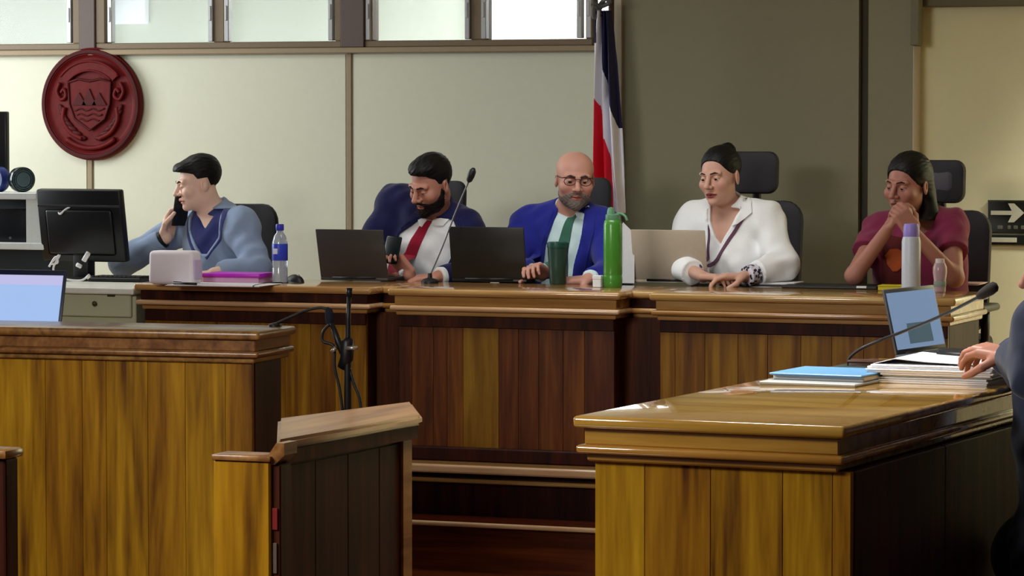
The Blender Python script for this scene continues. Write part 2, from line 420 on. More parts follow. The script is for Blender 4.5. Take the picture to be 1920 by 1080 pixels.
# right of the flag: a darker partition standing proud of the wall, then the recessed yellow wall
YP = 13.95
xa, xb_, xc, xd = XY(1166, YP), XY(1608, YP), XY(1626, YP), XY(1709, YP)
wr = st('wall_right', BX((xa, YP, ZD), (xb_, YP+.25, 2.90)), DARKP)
st('edge_strip', BX((XY(1150, YP), YP-.008, ZD), (xa, YP+.25, 2.90), .003), plain('pale_edge_strip', S(170, 160, 138), rough=.5), parent=wr)
st('groove', BX((xb_, YP+.04, ZD), (xc, YP+.25, 2.90)), plain('groove_dark', S(60, 56, 40), rough=.7), parent=wr)
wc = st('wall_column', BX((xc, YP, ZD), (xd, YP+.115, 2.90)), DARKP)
st('bracket', BX((xd-.01, YP-.02, ZY(1715, 85, YP)), (xd+.03, YP+.05, 2.90), .004), plain('bracket_olive', S(110, 106, 82), rough=.6), parent=wc)
YS = YP+.12
st('wall_side', BX((xd-.3, YS, 0), (3.2, YS+.12, 2.90)), YELP)
st('trim_4', BX((xd+.02, YS-.05, ZY(1800, 12, YS-.05)), (3.2, YS, 2.90), .004), plain('beam_olive', S(96, 92, 64), rough=.6))
st('trim_5', BX((xd-.002, YP+.002, ZD), (xd+.004, YS, ZY(1715, 86, YP)), .001), plain('lit_side_grey', S(190, 186, 180), rough=.5))  # thin sheet over the column side, its lit look put into the colour

# ================================================================ judges' bench: three sections and two links
def moulded(parent, x0, x1, yf, yb, z, mat, name='worktop', over=.035, right=True, left=True, fmat=None, bmat=None):
    """a top slab with rounded nosing, a fascia band and a lower bead"""
    l, r = x0-(over if left else 0), x1+(over if right else 0)
    ob(name, BX((l, yf-over, z-.028), (r, yb, z), .010, 3), mat, parent, 'auto')
    ob('fascia', BX((l+.022, yf-over+.020, z-.066), (r-.022, yb, z-.028), .003), fmat or mat, parent)
    ob('bead', BX((l+.006, yf-over+.004, z-.086), (r-.006, yb, z-.066), .008, 3), bmat or mat, parent, 'auto')
    ob('cove', BX((l+.026, yf-over+.024, z-.104), (r-.026, yb, z-.086), .004), mat, parent)
def boards(parent, edges, y, z0, z1, mat, th=.018, prot=None):
    for a, b in zip(edges, edges[1:]):
        ob('board', BX((a+.0005, y, z0), (b-.0005, y+th, z1), .001), mat, parent)
def shift(parent_loc, v): return np.array(v)-np.array(parent_loc)
def bench(label, pa, pb, edges_px, yf, boardmat, topmat, fmat=None, bmat=None, left=True, right=True):
    a, b = XY(pa, yf), XY(pb, yf)
    t = thing('judge_bench', label, 'bench', (a, yf, ZD), group='sections of the judges bench')
    L = lambda lo, hi, bev=.0, sg=1: BX(np.array(lo)-np.array((a, yf, ZD)), np.array(hi)-np.array((a, yf, ZD)), bev, sg)
    ob('carcass', L((a, yf+.02, ZD+.05), (b, yf+.50, ZT-.104), .003), W_DARK, t)
    ob('plinth', L((a-.008, yf-.012, ZD), (b+.008, yf+.49, ZD+.055), .006), W_DARK, t)
    moulded(t, 0, b-a, 0, .52, ZT-ZD, topmat, left=left, right=right, fmat=fmat, bmat=bmat)
    boards(t, [0]+[XY(p, yf)-a for p in edges_px]+[b-a], 0, .055, ZT-ZD-.104, boardmat)
    ob('top_rail', BX((0, -.006, ZT-ZD-.150), (b-a, .012, ZT-ZD-.104), .003), W_DARK, t)
    return t
W_BL = wood('bench_side_wood', S(80, 42, 4), S(120, 74, 8), S(152, 108, 22), rough=.4, coat=0, spec=.25, tone=.2)
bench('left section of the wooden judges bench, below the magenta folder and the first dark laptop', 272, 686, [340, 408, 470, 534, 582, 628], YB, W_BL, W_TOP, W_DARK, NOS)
Y_B = wood('yellow_board_wood', S(96, 60, 8), S(122, 82, 14), S(150, 110, 28), rough=.3, tone=.05)
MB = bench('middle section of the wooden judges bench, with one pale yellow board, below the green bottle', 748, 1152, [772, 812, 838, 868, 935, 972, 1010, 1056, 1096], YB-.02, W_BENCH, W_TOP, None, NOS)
bench('right section of the wooden judges bench, below the woman in a white blouse', 1238, 1778, [1266, 1322, 1384, 1440, 1502, 1560, 1620, 1684, 1736], YB, W_BL, W_TOP)
for pa, pb, lab in ((686, 748, 'recessed dark link between left and middle bench sections'), (1154, 1238, 'recessed dark link with pale top between middle and right bench sections')):
    yf = YB+.10; a, b = XY(pa, YB)+.002, XY(pb, YB)-.002
    t = thing('bench_link', lab, 'bench link', (a, yf, ZD))
    ob('carcass', BX((0, .0, 0), (b-a, .38, ZT-ZD-.104)), W_DARK, t)
    moulded(t, .0, b-a, .03, .40, ZT-ZD-.001, W_TOP, left=False, right=False, fmat=W_DARK)

for c_ in MB.children:
    if c_.name.startswith('board') and abs(c_.data.vertices[0].co.x-(XY(868, YB-.02)-XY(748, YB-.02))) < .008:
        c_.data.materials.clear(); c_.data.materials.append(Y_B); c_['label'] = 'pale yellow board'
# ================================================================ clerk's pale desk, left
CR = plain('pale_green_cream_paint', S(196, 200, 166), rough=.5, var=.03)
a, b = XY(-60, YB), XY(252, YB)
t = thing('clerk_desk', 'pale green cream clerk desk with drawer, left of the bench', 'desk', (a, YB, ZD))
hz = ZY(200, 541, YB)-ZD
ob('desktop', BX((-.02, -.03, hz-.022), (b-a+.01, .62, hz+.004), .006, 2), plain('white_desktop', S(238, 238, 226), rough=.35), t)
ob('carcass', BX((0, .012, .0), (b-a, .60, hz-.022), .004), CR, t)
dx0, dx1 = XY(112, YB)-a, XY(246, YB)-a
dr = ob('drawer', BX((dx0, -.006, ZY(200, 594, YB)-ZD), (dx1, .014, ZY(200, 546, YB)-ZD), .004), CR, t)
bm = bmesh.new(); kx, kz = XY(180, YB)-a, ZY(180, 569, YB)-ZD
lathe(bm, [(.0001, .0), (.009, .001), (.011, .010), (.007, .016), (.0001, .017)], 16, M=Matrix.Translation((kx, -.006, kz)) @ Matrix.Rotation(R_(90), 4, 'X'))
ob('knob', bm, plain('dark_brass', S(78, 72, 44), rough=.4, metal=.4), dr, True)
bm = BX((XY(203, YB)-a, -.010, ZY(203, 556, YB)-ZD), (XY(217, YB)-a, -.004, ZY(203, 552, YB)-ZD), .001); ob('label_holder', bm, plain('dark_brass', S(78, 72, 44)), dr)
hz_clerk = ZD+hz+.004

# ================================================================ front furniture
def fdesk(name, label, cat, corner, yaw, W, Dp, z, cuts, mats, over=.04, side_cuts=(), rightover=True):
    """a counter desk: boards on the front, moulded top; local origin at the front-right floor corner, x to the left negative"""
    t = thing(name, label, cat, corner, yaw)
    top, brd, dark = mats
    ob('carcass', BX((-W+.01, .02, 0), (-.01, Dp-.01, z-.104), .003), dark, t)
    moulded(t, -W, 0, 0, Dp+over, z, top, over=over, right=rightover)
    e = [-W]+[-W*(1-c) for c in cuts]+[0]
    boards(t, e, 0, .0, z-.104, brd)
    s = [.02]+[.02+(Dp-.02)*c for c in side_cuts]+[Dp]
    for p, q in zip(s, s[1:]): ob('side_board', BX((-.014, p+.001, 0), (.002, q-.001, z-.104), .003), dark, t)  # right side darker than the front: its shade is in the colour
    return t
# right desk
RDY = R_(-4.0)
pc = onZ(1579, 800, 1.035)
RD = fdesk('counsel_desk', 'glossy wooden desk at right with papers and a laptop on it', 'desk', (pc[0]+.010, pc[1]+.04, 0), RDY, .615, 2.0, 1.035,
      (.20, .46, .74, .93), (W_DTOP, W_DESK, W_DARK), side_cuts=(.33, .66), rightover=False)
# left counter
pl = onZ(482, 622, 1.03)
LD = fdesk('counter_desk', 'tall wooden counter with vertical boards at left front', 'desk', (pl[0]-.035, pl[1]+.035, 0), R_(4.0), 1.55, .26, 1.03,
      [1-c for c in (.96, .865, .79, .655, .60, .47, .385, .33, .235, .15, .06)], (W_RAIL, W_DESK, W_DARK))
# partition with a cap rail and its low front post
zc = .97
Q_ = [onZ(519, 826, zc), onZ(792, 778, zc), onZ(772, 752, zc), onZ(521, 784, zc)]
pa_ = Q_[0]
PT = thing('partition', 'dark wooden half height partition receding behind its front post', 'partition', (pa_[0], pa_[1], 0))
pl_ = [(q[0]-pa_[0], q[1]-pa_[1]) for q in Q_]
ctr = np.mean(pl_, 0)
def inset(d): return [tuple(np.array(p)+unit2(ctr-np.array(p))*d) for p in pl_]
def unit2(v): return v/np.linalg.norm(v)
bm = prism(bmesh.new(), pl_, 'Z', zc-.026, zc); bmesh.ops.bevel(bm, geom=bm.edges[:], offset=.008, segments=2, affect='EDGES'); ob('cap', bm, W_RAIL, PT, 'auto')
ob('bed_moulding', prism(bmesh.new(), inset(.012), 'Z', zc-.058, zc-.026), W_DARK, PT)
ob('panel', prism(bmesh.new(), inset(.045), 'Z', 0, zc-.058), W_DARK, PT)  # shade of the right-facing side is put into the wood colour
e0, e1 = np.array(inset(.036)[0]), np.array(inset(.036)[1]); ev = (e1-e0)/4; en = unit2(np.array([ev[1], -ev[0]]))*.012
for k in range(4):
    p, q = e0+ev*k+ev*.012, e0+ev*(k+1)-ev*.012
    ob('board', prism(bmesh.new(), [tuple(p), tuple(q), tuple(q-en*2), tuple(p-en*2)], 'Z', 0, zc-.066), W_DARK, PT)
p, q = e1-unit2(ev)*.05+en*.6, e1+en*.6
ob('end_stile', prism(bmesh.new(), [tuple(p), tuple(q), tuple(q-en*3), tuple(p-en*3)], 'Z', 0, zc-.06), W_RAIL, PT)
yp = pa_[1]-.06; zp = ZY(450, 853, yp)
qa, qb = onY(400, 900, yp)[0]-pa_[0], onY(506, 900, yp)[0]-pa_[0]
ob('post', BX((qa, -.06, 0), (qb, .02, zp-.014), .004), W_DESK, PT)
ob('post_cap', BX((qa-.004, -.066, zp-.014), (qb+.004, .022, zp), .005, 2), W_RAIL, PT, 'auto')
ob('bracket', prism(bmesh.new(), [(qb-.022, zp-.02), (qb+.010, zp-.02), (qb+.034, zc-.028), (qb+.034, zc), (qb+.014, zc)], 'Y', -.055, .015), W_RAIL, PT)
ob('gate_edge', BX((qb, -.05, 0), (qb+.022, .01, zp-.02), .003), W_DARK, PT)
ob('latch_plate', BX((qb+.002, -.054, zp-.17), (qb+.016, -.048, zp-.12), .001), plain('red_latch', S(120, 14, 12), rough=.5), PT)
ob('hinge', BX((qb+.004, -.054, zp-.27), (qb+.014, -.048, zp-.20), .001), plain('latch_metal', S(120, 104, 96), rough=.4, metal=.5), PT)
# pew end at the left edge
pe = onZ(10, 845, .95)
PE = thing('pew_end', 'dark wooden pew end cut by the left frame edge', 'pew', (pe[0], pe[1], 0))
ob('panel', BX((-.5, 0, 0), (0, .06, .93), .006, 2), W_DARK, PE)
ob('cap', BX((-.5, -.012, .93), (.008, .075, .952), .008, 2), W_RAIL, PE, 'auto')
# ================================================================ people
def lerp(a, b, t): return np.array(a)+(np.array(b)-np.array(a))*t
def unit(v): v = np.array(v, float); return v/np.linalg.norm(v)
def torso(J, i=0.0, fem=False):
    """prims of a trunk grown by i; J holds joints in the person's own frame"""
    up = unit(J['N']-J['P']); rt = J['SL']-J['SR']; rt = unit(rt-up*(rt@up)); fr = np.cross(rt, up)
    R = np.stack([rt, -fr, up], 1); N, P = J['N'], J['P']; L = float(np.linalg.norm(N-P))
    sx = J.get('wide', 1.0)
    out = [(ell(P+up*.03, (.175*sx+i, .135+i, .13+i), R), .05),
           (ell(P+up*L*.45-fr*.005, (.148*sx+i, .118*sx+i, .19+i), R), .06),
           (ell(N-up*.16+fr*.0, (.162*sx+i, .112*sx+i, .175+i), R), .06)]
    for s in ('SL', 'SR'):
        out.append((cone(N-up*.05, J[s], .062+i, .054+i), .05))
        out.append((cone(N+up*J.get('trap', .026)-fr*.012, lerp(N, J[s], .75)+up*.006, .036+i*.7, .040+i*.9), .04))
    if fem:
        for s in (-1, 1): out.append((ell(N-up*.19+fr*.085+rt*.075*s, (.07+i, .065+i, .07+i), R), .04))
    for a, b, ra, rb in J.get('extra', ()): out.append((cone(a, b, ra+i*.8, rb+i*.8), .05))
    return out, (rt, fr, up, R)
def hand(W, d, n, side, curl=0.5, sp=1.0, thumb=0.5, sc=1.0):
    d = unit(d); n = np.array(n, float); n = unit(n-d*(n@d)); s = np.cross(d, n)*side
    R = np.stack([d, s, n], 1); W = np.array(W, float)
    pr = [(rbox(W+d*.046*sc, (.046*sc, .038*sc, .0135*sc), R, .0125*sc), .014)]
    for k, (o, ln, r) in enumerate(((.029, .074, .0092), (.0098, .083, .0094), (-.0095, .077, .0090), (-.028, .062, .0080))):
        p = W+d*.086*sc+s*o*sp*sc-n*.001; ang = 0.0; c = curl*(1+.12*(k-1))
        for seg, (fr_, bend) in enumerate(((.46, .75), (.31, 1.0), (.23, .7))):
            ang += c*bend; q = p+(d*math.cos(ang)+n*math.sin(ang)+s*o*1.2*(sp-.8))*ln*fr_*sc
            pr.append((cone(p, q, r*(1-.1*seg)*sc, r*(.9-.1*seg)*sc), .004 if seg else .007)); p = q
    b = W+d*.018*sc+s*.028*sc+n*.004; t1 = unit(d*.62+s*.62+n*(.25+.5*thumb)); t2 = unit(d*.85+s*(.35-.5*thumb)+n*(.2+.6*thumb))
    m = b+t1*.045*sc; e = m+t2*.034*sc; f = e+unit(t2+d*.2)*.026*sc
    pr += [(cone(b, m, .0135*sc, .0105*sc), .012), (cone(m, e, .0105*sc, .0095*sc), .005), (cone(e, f, .0095*sc, .0078*sc), .004)]
    return pr, np.array(W+d*.085*sc)
def head_frame(H, R, sc):
    return lambda *c: np.array(H)+R@(np.array(c, float)*sc)
def build_body(G, J, hands, fem):
    H, R, sc = J['H'], J['R'], J['hs']; h = head_frame(H, R, sc)
    prims, _ = torso(J, 0, fem)
    for p, k in prims: G.add(p, k)
    for s in 'LR':
        a = .86 if fem else 1.0
        G.add(cone(J['S'+s], J['E'+s], .050*a, .041*a), .03); G.add(cone(J['E'+s], J['W'+s], .041*a, .027*a), .02)
        hp = J['P']+np.array([.09 if s == 'L' else -.09, 0, 0]); kn = J['K'+s]; an = J['A'+s]
        G.add(cone(hp, kn, .085, .058), .04); G.add(cone(kn, an, .056, .038), .02)
        G.add(ell(an+np.array([0, -.07, -.03]), (.045, .13, .04)), .03)
    nr = J.get('neck', .052 if not fem else .042)
    G.add(cone(h(0, .022, -.055), J['N']+np.array([0, 0, -.02]), nr, nr+.006), .025)
    fw = J.get('fat', 1.0)                                        # face width
    E = lambda c, r, Rl=None: ell(h(*c), np.array(r)*sc, R if Rl is None else R@Rl)
    G.add(E((0, .016, .040), J.get('cran', (.074, .093, .078))), .02)            # cranium
    G.add(E((0, -.020, -.030), (.062*fw, .066, .080)), .03)       # face
    G.add(E((0, -.028, -.068), (.050*fw, .054, .046)), .02)       # jaw
    G.add(E((0, -.074, -.098), (.019, .016, .015)), .022)         # chin
    for s in (-1, 1):
        G.add(E((s*.041*fw, -.060, -.026), (.024, .024, .024)), .02)  # cheek
        G.add(cone(h(s*.010, -.087, .020), h(s*.045, -.074, .021), .011*sc*(.8 if fem else 1), .010*sc*(.8 if fem else 1)), .012)
    for s in (-1, 1): G.sub(E((s*.031, -.099, -.001), (.019, .017, .0115)), .010)
    ns = J.get('nose', 1.0)
    G.add(cone(h(0, -.086, .012), h(0, -.108-.004*ns, -.028), .0085*sc, .0105*ns*sc), .010)
    G.add(E((0, -.109-.004*ns, -.031), (.0115*ns, .011, .009)), .006)
    for s in (-1, 1):
        G.add(E((s*.0135*ns, -.098, -.034), (.0085, .011, .0075)), .006)
        G.sub(E((s*.007, -.108, -.042), (.0042, .006, .004)), .003)
    G.add(cone(h(-.018, -.085, -.062), h(0, -.0935, -.0585), .0058*sc, .0070*sc), .006); G.add(cone(h(.018, -.085, -.062), h(0, -.0935, -.0585), .0058*sc, .0070*sc), .006)
    G.add(cone(h(-.015, -.084, -.0725), h(.015, -.084, -.0725), .0062*sc, .0062*sc), .006); G.add(E((0, -.087, -.0725), (.012, .0075, .0065)), .005)
    G.sub(cone(h(-.022, -.091, -.0668), h(.022, -.091, -.0668), .0022*sc, .0022*sc), .003)
    for s in (-1, 1):                                             # ears
        Re = np.array(Matrix.Rotation(s*.35, 3, 'Z') @ Matrix.Rotation(-.12, 3, 'X'))
        G.add(E((s*.075, .014, -.008), (.0075, .019, .031), Re), .006)
        G.sub(E((s*.083, .009, -.004), (.006, .009, .015), Re), .005)
    op = J.get('eye', .45)                                        # lids: upper shell stops above the slit
    for s in (-1, 1):
        c = h(s*.031, -.0755, -.0005); r = .0143*sc; zup = R[:, 2]; yb = R[:, 1]
        for sgn, cut in ((1, -.0055+.010*op), (-1, .0062-.003*(1-op)*0)):
            def fn(X, Y, Z, c=c, r=r, sgn=sgn, cut=cut):
                x, y, z = X-c[0], Y-c[1], Z-c[2]
                u = x*zup[0]+y*zup[1]+z*zup[2]
                return np.maximum(np.sqrt(x*x+y*y+z*z)-r, cut*sc-sgn*u)
            G.add((c, r, fn), .003)
    for pr, hc in hands:
        for p, k in pr: G.add(p, k)
def skin_colours(V, J, skin, fem):
    """flat skin tones: base, lips, reddish cheeks and knuckles; a dark line between the lips"""
    q = (V-J['H'])@J['R']/J['hs']; x, y, z = q.T
    col = np.tile(np.array(skin[:3]), (len(V), 1))
    ax = np.abs(x)
    ck = np.exp(-(((ax-.042)/.02)**2+((z+.03)/.02)**2))*(y < -.03)*.35
    col *= 1-ck[:, None]*np.array([.0, .28, .25])
    lz = np.where(z > -.0668, (z+.0668)/.0100, (-.0668-z)/.0125)+(ax/.024)**2*.8
    lip = np.clip((1.15-lz)*5, 0, 1)*(y < -.066)*(ax < .027)
    lc = np.array(J.get('lip', skin*np.array([.78, .48, .48, 1]))[:3])
    col = col*(1-lip[:, None])+lc*lip[:, None]
    ln = np.exp(-((z+.0668)/.0016)**2)*(y < -.07)*(ax < .024)*.75
    col *= 1-ln[:, None]
    return col
def finish(G, name, mat, parent, smooth=True):
    V, Q = G.mesh(); me = arrmesh(name, V, Q); return linkmesh(name, me, mat, parent, smooth)
def strip(G, A, B, off=.003, th=.006, n=24, m=6, name='strip', mat=None, parent=None):
    """a band of cloth between two (x, z) polylines, laid on the front of a field"""
    H = G._front if hasattr(G, '_front') else G.front()
    if not hasattr(G, '_front'):
        Hs = H.copy()
        for _ in range(3):                                        # soften, ignoring holes
            P = np.pad(Hs, 1, mode='edge'); st = np.stack([P[1:-1, 1:-1], P[:-2, 1:-1], P[2:, 1:-1], P[1:-1, :-2], P[1:-1, 2:]])
            with np.errstate(all='ignore'):
                import warnings; warnings.simplefilter('ignore'); Hs = np.where(np.isnan(Hs), np.nan, np.nanmean(st, 0))
        G._front = H = Hs
    xs, zs = G.ax[0], G.ax[2]
    def res(P, k):
        P = np.array(P, float); d = np.r_[0, np.cumsum(np.linalg.norm(np.diff(P, axis=0), axis=1))]; t = np.linspace(0, d[-1], k)
        return np.stack([np.interp(t, d, P[:, 0]), np.interp(t, d, P[:, 1])], 1)
    A, B = res(A, n), res(B, n); rows = []
    for i in range(n):
        for j in range(m):
            p = A[i]+(B[i]-A[i])*j/(m-1)
            fi = np.clip(np.interp(p[0], xs, np.arange(len(xs))), 0, len(xs)-1.001); fk = np.clip(np.interp(p[1], zs, np.arange(len(zs))), 0, len(zs)-1.001)
            i0, k0 = int(fi), int(fk); u, v = fi-i0, fk-k0
            c = np.array([H[i0, k0], H[i0+1, k0], H[i0, k0+1], H[i0+1, k0+1]]); wgt = np.array([(1-u)*(1-v), u*(1-v), (1-u)*v, u*v])
            ok = ~np.isnan(c); y = (c[ok]*wgt[ok]).sum()/wgt[ok].sum() if ok.any() and wgt[ok].sum() > 1e-6 else np.nan
            rows.append((p[0], y, p[1]))
    V = np.array(rows)
    if np.isnan(V[:, 1]).all(): V[:, 1] = 0
    V[:, 1] = np.where(np.isnan(V[:, 1]), np.nanmean(V[:, 1]), V[:, 1])
    F = V.copy(); F[:, 1] -= off; Bk = V.copy(); Bk[:, 1] += th
    VV = np.concatenate([F, Bk]); o = n*m; Q = []
    ix = lambda i, j: i*m+j
    for i in range(n-1):
        for j in range(m-1):
            a, b, c, d = ix(i, j), ix(i, j+1), ix(i+1, j+1), ix(i+1, j)
            Q += [(a, b, c, d), (o+d, o+c, o+b, o+a)]
    edge = [(ix(i, 0), ix(i+1, 0)) for i in range(n-1)]+[(ix(i+1, m-1), ix(i, m-1)) for i in range(n-1)]
    edge += [(ix(0, j+1), ix(0, j)) for j in range(m-1)]+[(ix(n-1, j), ix(n-1, j+1)) for j in range(m-1)]
    Q += [(a, b, o+b, o+a) for a, b in edge]
    me = arrmesh(name, VV, np.array(Q)); o_ = linkmesh(name, me, mat, parent, True); me.set_sharp_from_angle(angle=R_(50)); return o_
def ringprim(c, R, rad, h, th, flare=0.0):
    c = np.array(c, float)
    def fn(X, Y, Z):
        x, y, z = X-c[0], Y-c[1], Z-c[2]
        q = [R[0, i]*x+R[1, i]*y+R[2, i]*z for i in range(3)]
        return np.maximum(np.abs(np.sqrt(q[0]**2+q[1]**2)-rad+flare*q[2])-th, np.abs(q[2])-h)*.9
    return c, rad+h+th, fn
def folds(G, amp, fx=38, fz=30, ph=0.0):
    G.all(lambda f, X, Y, Z: f+amp*(np.sin(30*X+46*Z+2.2*np.sin(13*X+9*Y+ph)+ph)*np.cos(19*Y-15*X+12*Z+ph)+.7*np.sin(66*X-48*Z+2.5*np.sin(19*Y+8*Z+ph))*np.sin(14*X+11*Z+9*Y+ph)))

SKINM = vcol('skin', rough=.48, bump=.05, bscale=250, sub=.06, spec=.35)
EYEM = vcol('eye_surface', rough=.12, spec=.6)
HAIRM = plain('black_hair', S(12, 10, 9), rough=.5, bump=.25, bscale=220, spec=.3, var=.4)
BEARDM = plain('black_beard', S(30, 22, 20), rough=.8, bump=.7, bscale=260, var=.4, spec=.2)
GREYB = plain('grey_beard', S(120, 108, 102), rough=.85, bump=.7, bscale=260, var=.3, spec=.2)

def person(label, O, J, skin, fem=False, hair='short', beard=None, hands=(), brow=HAIRM, trousers=S(25, 25, 32), gaze=(0, -.25)):
    root = thing('person', label, 'person', O)
    J.setdefault('hs', 1.0)
    for s, sg in (('L', 1), ('R', -1)):
        J.setdefault('K'+s, J['P']+np.array([sg*.13, -.36, .0])); J.setdefault('A'+s, np.array([J['P'][0]+sg*.13, J['P'][1]-.20, .10]))
    H, R, sc = J['H'], J['R'], J['hs']; h = head_frame(H, R, sc)
    pts = np.array([J[k] for k in ('H', 'N', 'P', 'SL', 'SR', 'EL', 'ER', 'WL', 'WR', 'KL', 'KR', 'AL', 'AR')]+[c for _, c in hands])
    lo = pts.min(0)-.22; hi = pts.max(0)+.22; lo[2] = min(lo[2], -.01)
    fine = [(h(0, 0, 0)-.135, h(0, 0, 0)+.135, .0027)]+[(c-.075, c+.075, .0036) for _, c in hands]
    G = Grid(lo, hi, .013, fine); build_body(G, J, hands, fem)
    V, Q = G.mesh(); me = arrmesh('body', V, Q); setcol(me, skin_colours(V, J, np.array(skin), fem))
    linkmesh('body', me, SKINM, root, True)
    # eyes
    for s in (-1, 1):
        bm = bmesh.new(); bmesh.ops.create_uvsphere(bm, u_segments=24, v_segments=16, radius=.0126*sc)
        me = bpy.data.meshes.new('eye'); bm.to_mesh(me); bm.free()
        v = np.empty(len(me.vertices)*3, np.float32); me.vertices.foreach_get('co', v); v = v.reshape(-1, 3)
        g = unit((gaze[0], -1, gaze[1])); a = (v/np.linalg.norm(v, axis=1)[:, None])@g
        c = np.where((a > .80)[:, None], np.array(S(38, 24, 18)[:3]), np.array(S(214, 205, 200)[:3])); c = np.where((a > .965)[:, None], .005, c)
        setcol(me, c); o = linkmesh('eye', me, EYEM, root, True)
        o.matrix_local = Matrix.Translation(Vector(h(s*.031, -.0755, -.0005))) @ Matrix(R.tolist()).to_4x4()
    # brows
    br = -.002 if fem else .0
    for s in (-1, 1):
        g = Grid(h(0, -.05, .02)-.07, h(0, -.05, .02)+.07, .0022); t = .0034 if fem else .0046
        g.add(cone(h(s*.013, -.0965-br, .0200), h(s*.031, -.0920-br, .0245), t*.8*sc, t*.9*sc), .0)
        g.add(cone(h(s*.031, -.0920-br, .0245), h(s*.048, -.0805-br, .0195), t*.9*sc, .0016*sc), .002)
        finish(g, 'eyebrow', brow, root)
    # hair
    if hair:
        g = Grid(h(0, .02, .03)-.175, h(0, .02, .03)+.175, .0035)
        zy = lambda y, A, B: np.interp(y, A, B)
        if hair in ('short', 'quiff', 'fade'):
            top = .006 if hair != 'fade' else .012
            g.add(ell(h(0, .019, .046), np.array((.078, .097, .078+top))*sc, R), .01)
            if hair == 'quiff':
                g.add(ell(h(0, -.060, .079), np.array((.060, .045, .031))*sc, R), .02); g.add(ell(h(0, .02, .078), np.array((.070, .080, .052))*sc, R), .02)
                lineA, lineB = [-.12, -.085, -.05, -.028, -.014, .034, .05, .085, .12], [.072, .070, .064, .052, .022, .024, -.04, -.064, -.07]
            else:
                g.add(ell(h(0, -.022, .088), np.array((.064, .068, .038))*sc, R), .02)
                lineA, lineB = [-.12, -.085, -.06, -.03, -.012, .004, .034, .05, .085, .12], [.076, .074, .070, .045, -.01, .018, .024, -.04, -.064, -.07]
        elif hair == 'bun':
            g.add(ell(h(0, .019, .045), np.array((.079, .098, .085))*sc, R), .01)
            g.add(ell(h(.005, .072, .104), np.array((.034, .030, .030))*sc, R), .012)
            lineA, lineB = [-.12, -.085, -.06, -.03, -.012, .004, .034, .05, .085, .12], [.086, .082, .066, .022, -.002, .012, .020, -.05, -.066, -.07]
        elif hair == 'long':
            g.add(ell(h(0, .019, .043), np.array((.084, .100, .088))*sc, R), .01)
            g.add(ell(h(0, .060, -.02), np.array((.075, .055, .09))*sc, R), .03)
            lineA, lineB = [-.12, -.085, -.06, -.035, -.022, -.004, .03, .05, .12], [.078, .075, .060, .026, -.012, -.03, -.06, -.2, -.2]
        def cut(f, X, Y, Z):
            x, y, z = X-H[0], Y-H[1], Z-H[2]
            q = [(R[0, i]*x+R[1, i]*y+R[2, i]*z)/sc for i in range(3)]
            line = zy(q[1], lineA, lineB)-(5.5 if fem else 3.0)*np.clip(np.abs(q[0])-.008, 0, .06)**2*np.clip((-.02-q[1])/.03, 0, 1)
            wv = .0012*np.sin(260*q[0]+9*np.sin(40*q[2]))*np.cos(70*q[1]+30*q[2])
            return np.maximum(f+wv, (line-q[2])*.75*sc)
        g.all(cut)
        if hair == 'long':
            for pth in J['locks']:
                for a, b, ra, rb in pth: g.add(cone(a, b, ra, rb), .02)
        finish(g, 'hair', HAIRM, root)
    # beard
    if beard:
        g = Grid(h(0, -.03, -.06)-.12, h(0, -.03, -.06)+.12, .003)
        fw = J.get('fat', 1.0); i = .006
        g.add(ell(h(0, -.020, -.030), np.array((.062*fw+i, .066+i, .080+i))*sc, R), .0)
        g.add(ell(h(0, -.028, -.068), np.array((.050*fw+i, .054+i, .046+i))*sc, R), .02)
        g.add(ell(h(0, -.074, -.100), np.array((.022+i*.6, .018+i, .019+i))*sc, R), .02)
        for s in (-1, 1): g.add(cone(h(0, -.092, -.050), h(s*.026, -.082, -.062), .0085*sc, .0065*sc), .006)
        def cutb(f, X, Y, Z):
            x, y, z = X-H[0], Y-H[1], Z-H[2]
            q = [(R[0, j]*x+R[1, j]*y+R[2, j]*z)/sc for j in range(3)]
            if beard == 'full': top = np.interp(q[1], [-.12, -.09, -.075, -.045, -.02, .0, .02], [-.048, -.048, -.056, -.050, -.030, .01, .01])
            else: top = np.interp(q[1], [-.12, -.09, -.075, -.05, -.02, .0, .02], [-.047, -.047, -.056, -.070, -.066, -.05, -.05])
            f = f+.0012*np.sin(330*q[0]+7*np.sin(90*q[2]))
            f = np.maximum(f, (q[2]-top)*.8*sc); f = np.maximum(f, (q[1]-.010)*sc)
            lipv = np.sqrt((q[0]/.0235)**2+((q[2]+.067)/.0105)**2)
            return np.maximum(f, np.where(q[1] < -.06, (1-lipv)*.010, -1)*sc)
        g.all(cutb); finish(g, 'beard', BEARDM if beard == 'full' else GREYB, root)
    # trousers and shoes (behind the bench)
    g = Grid(lo, hi, .016)
    up = unit(J['N']-J['P'])
    g.add(ell(J['P']+up*.02, (.19, .15, .13)), .0)
    for s, sg in (('L', 1), ('R', -1)):
        hp = J['P']+np.array([sg*.09, 0, 0])
        g.add(cone(hp, J['K'+s], .098, .070), .04); g.add(cone(J['K'+s], J['A'+s]+np.array([0, 0, -.01]), .070, .056, True), .02)
    finish(g, 'trousers', cloth('trouser_cloth_%d' % int(trousers[0]*1e4+trousers[2]*1e5), trousers), root)
    for s in 'LR':
        bm = bmesh.new(); bmesh.ops.create_uvsphere(bm, u_segments=20, v_segments=12, radius=1)
        bmesh.ops.transform(bm, matrix=Matrix.Translation(Vector(J['A'+s]+np.array([0, -.075, -.045]))) @ Matrix.Diagonal((.05, .145, .052, 1)), verts=bm.verts)
        ob('shoe', bm, plain('shoe_leather', S(20, 18, 18), rough=.35), root, True)
    return root, h
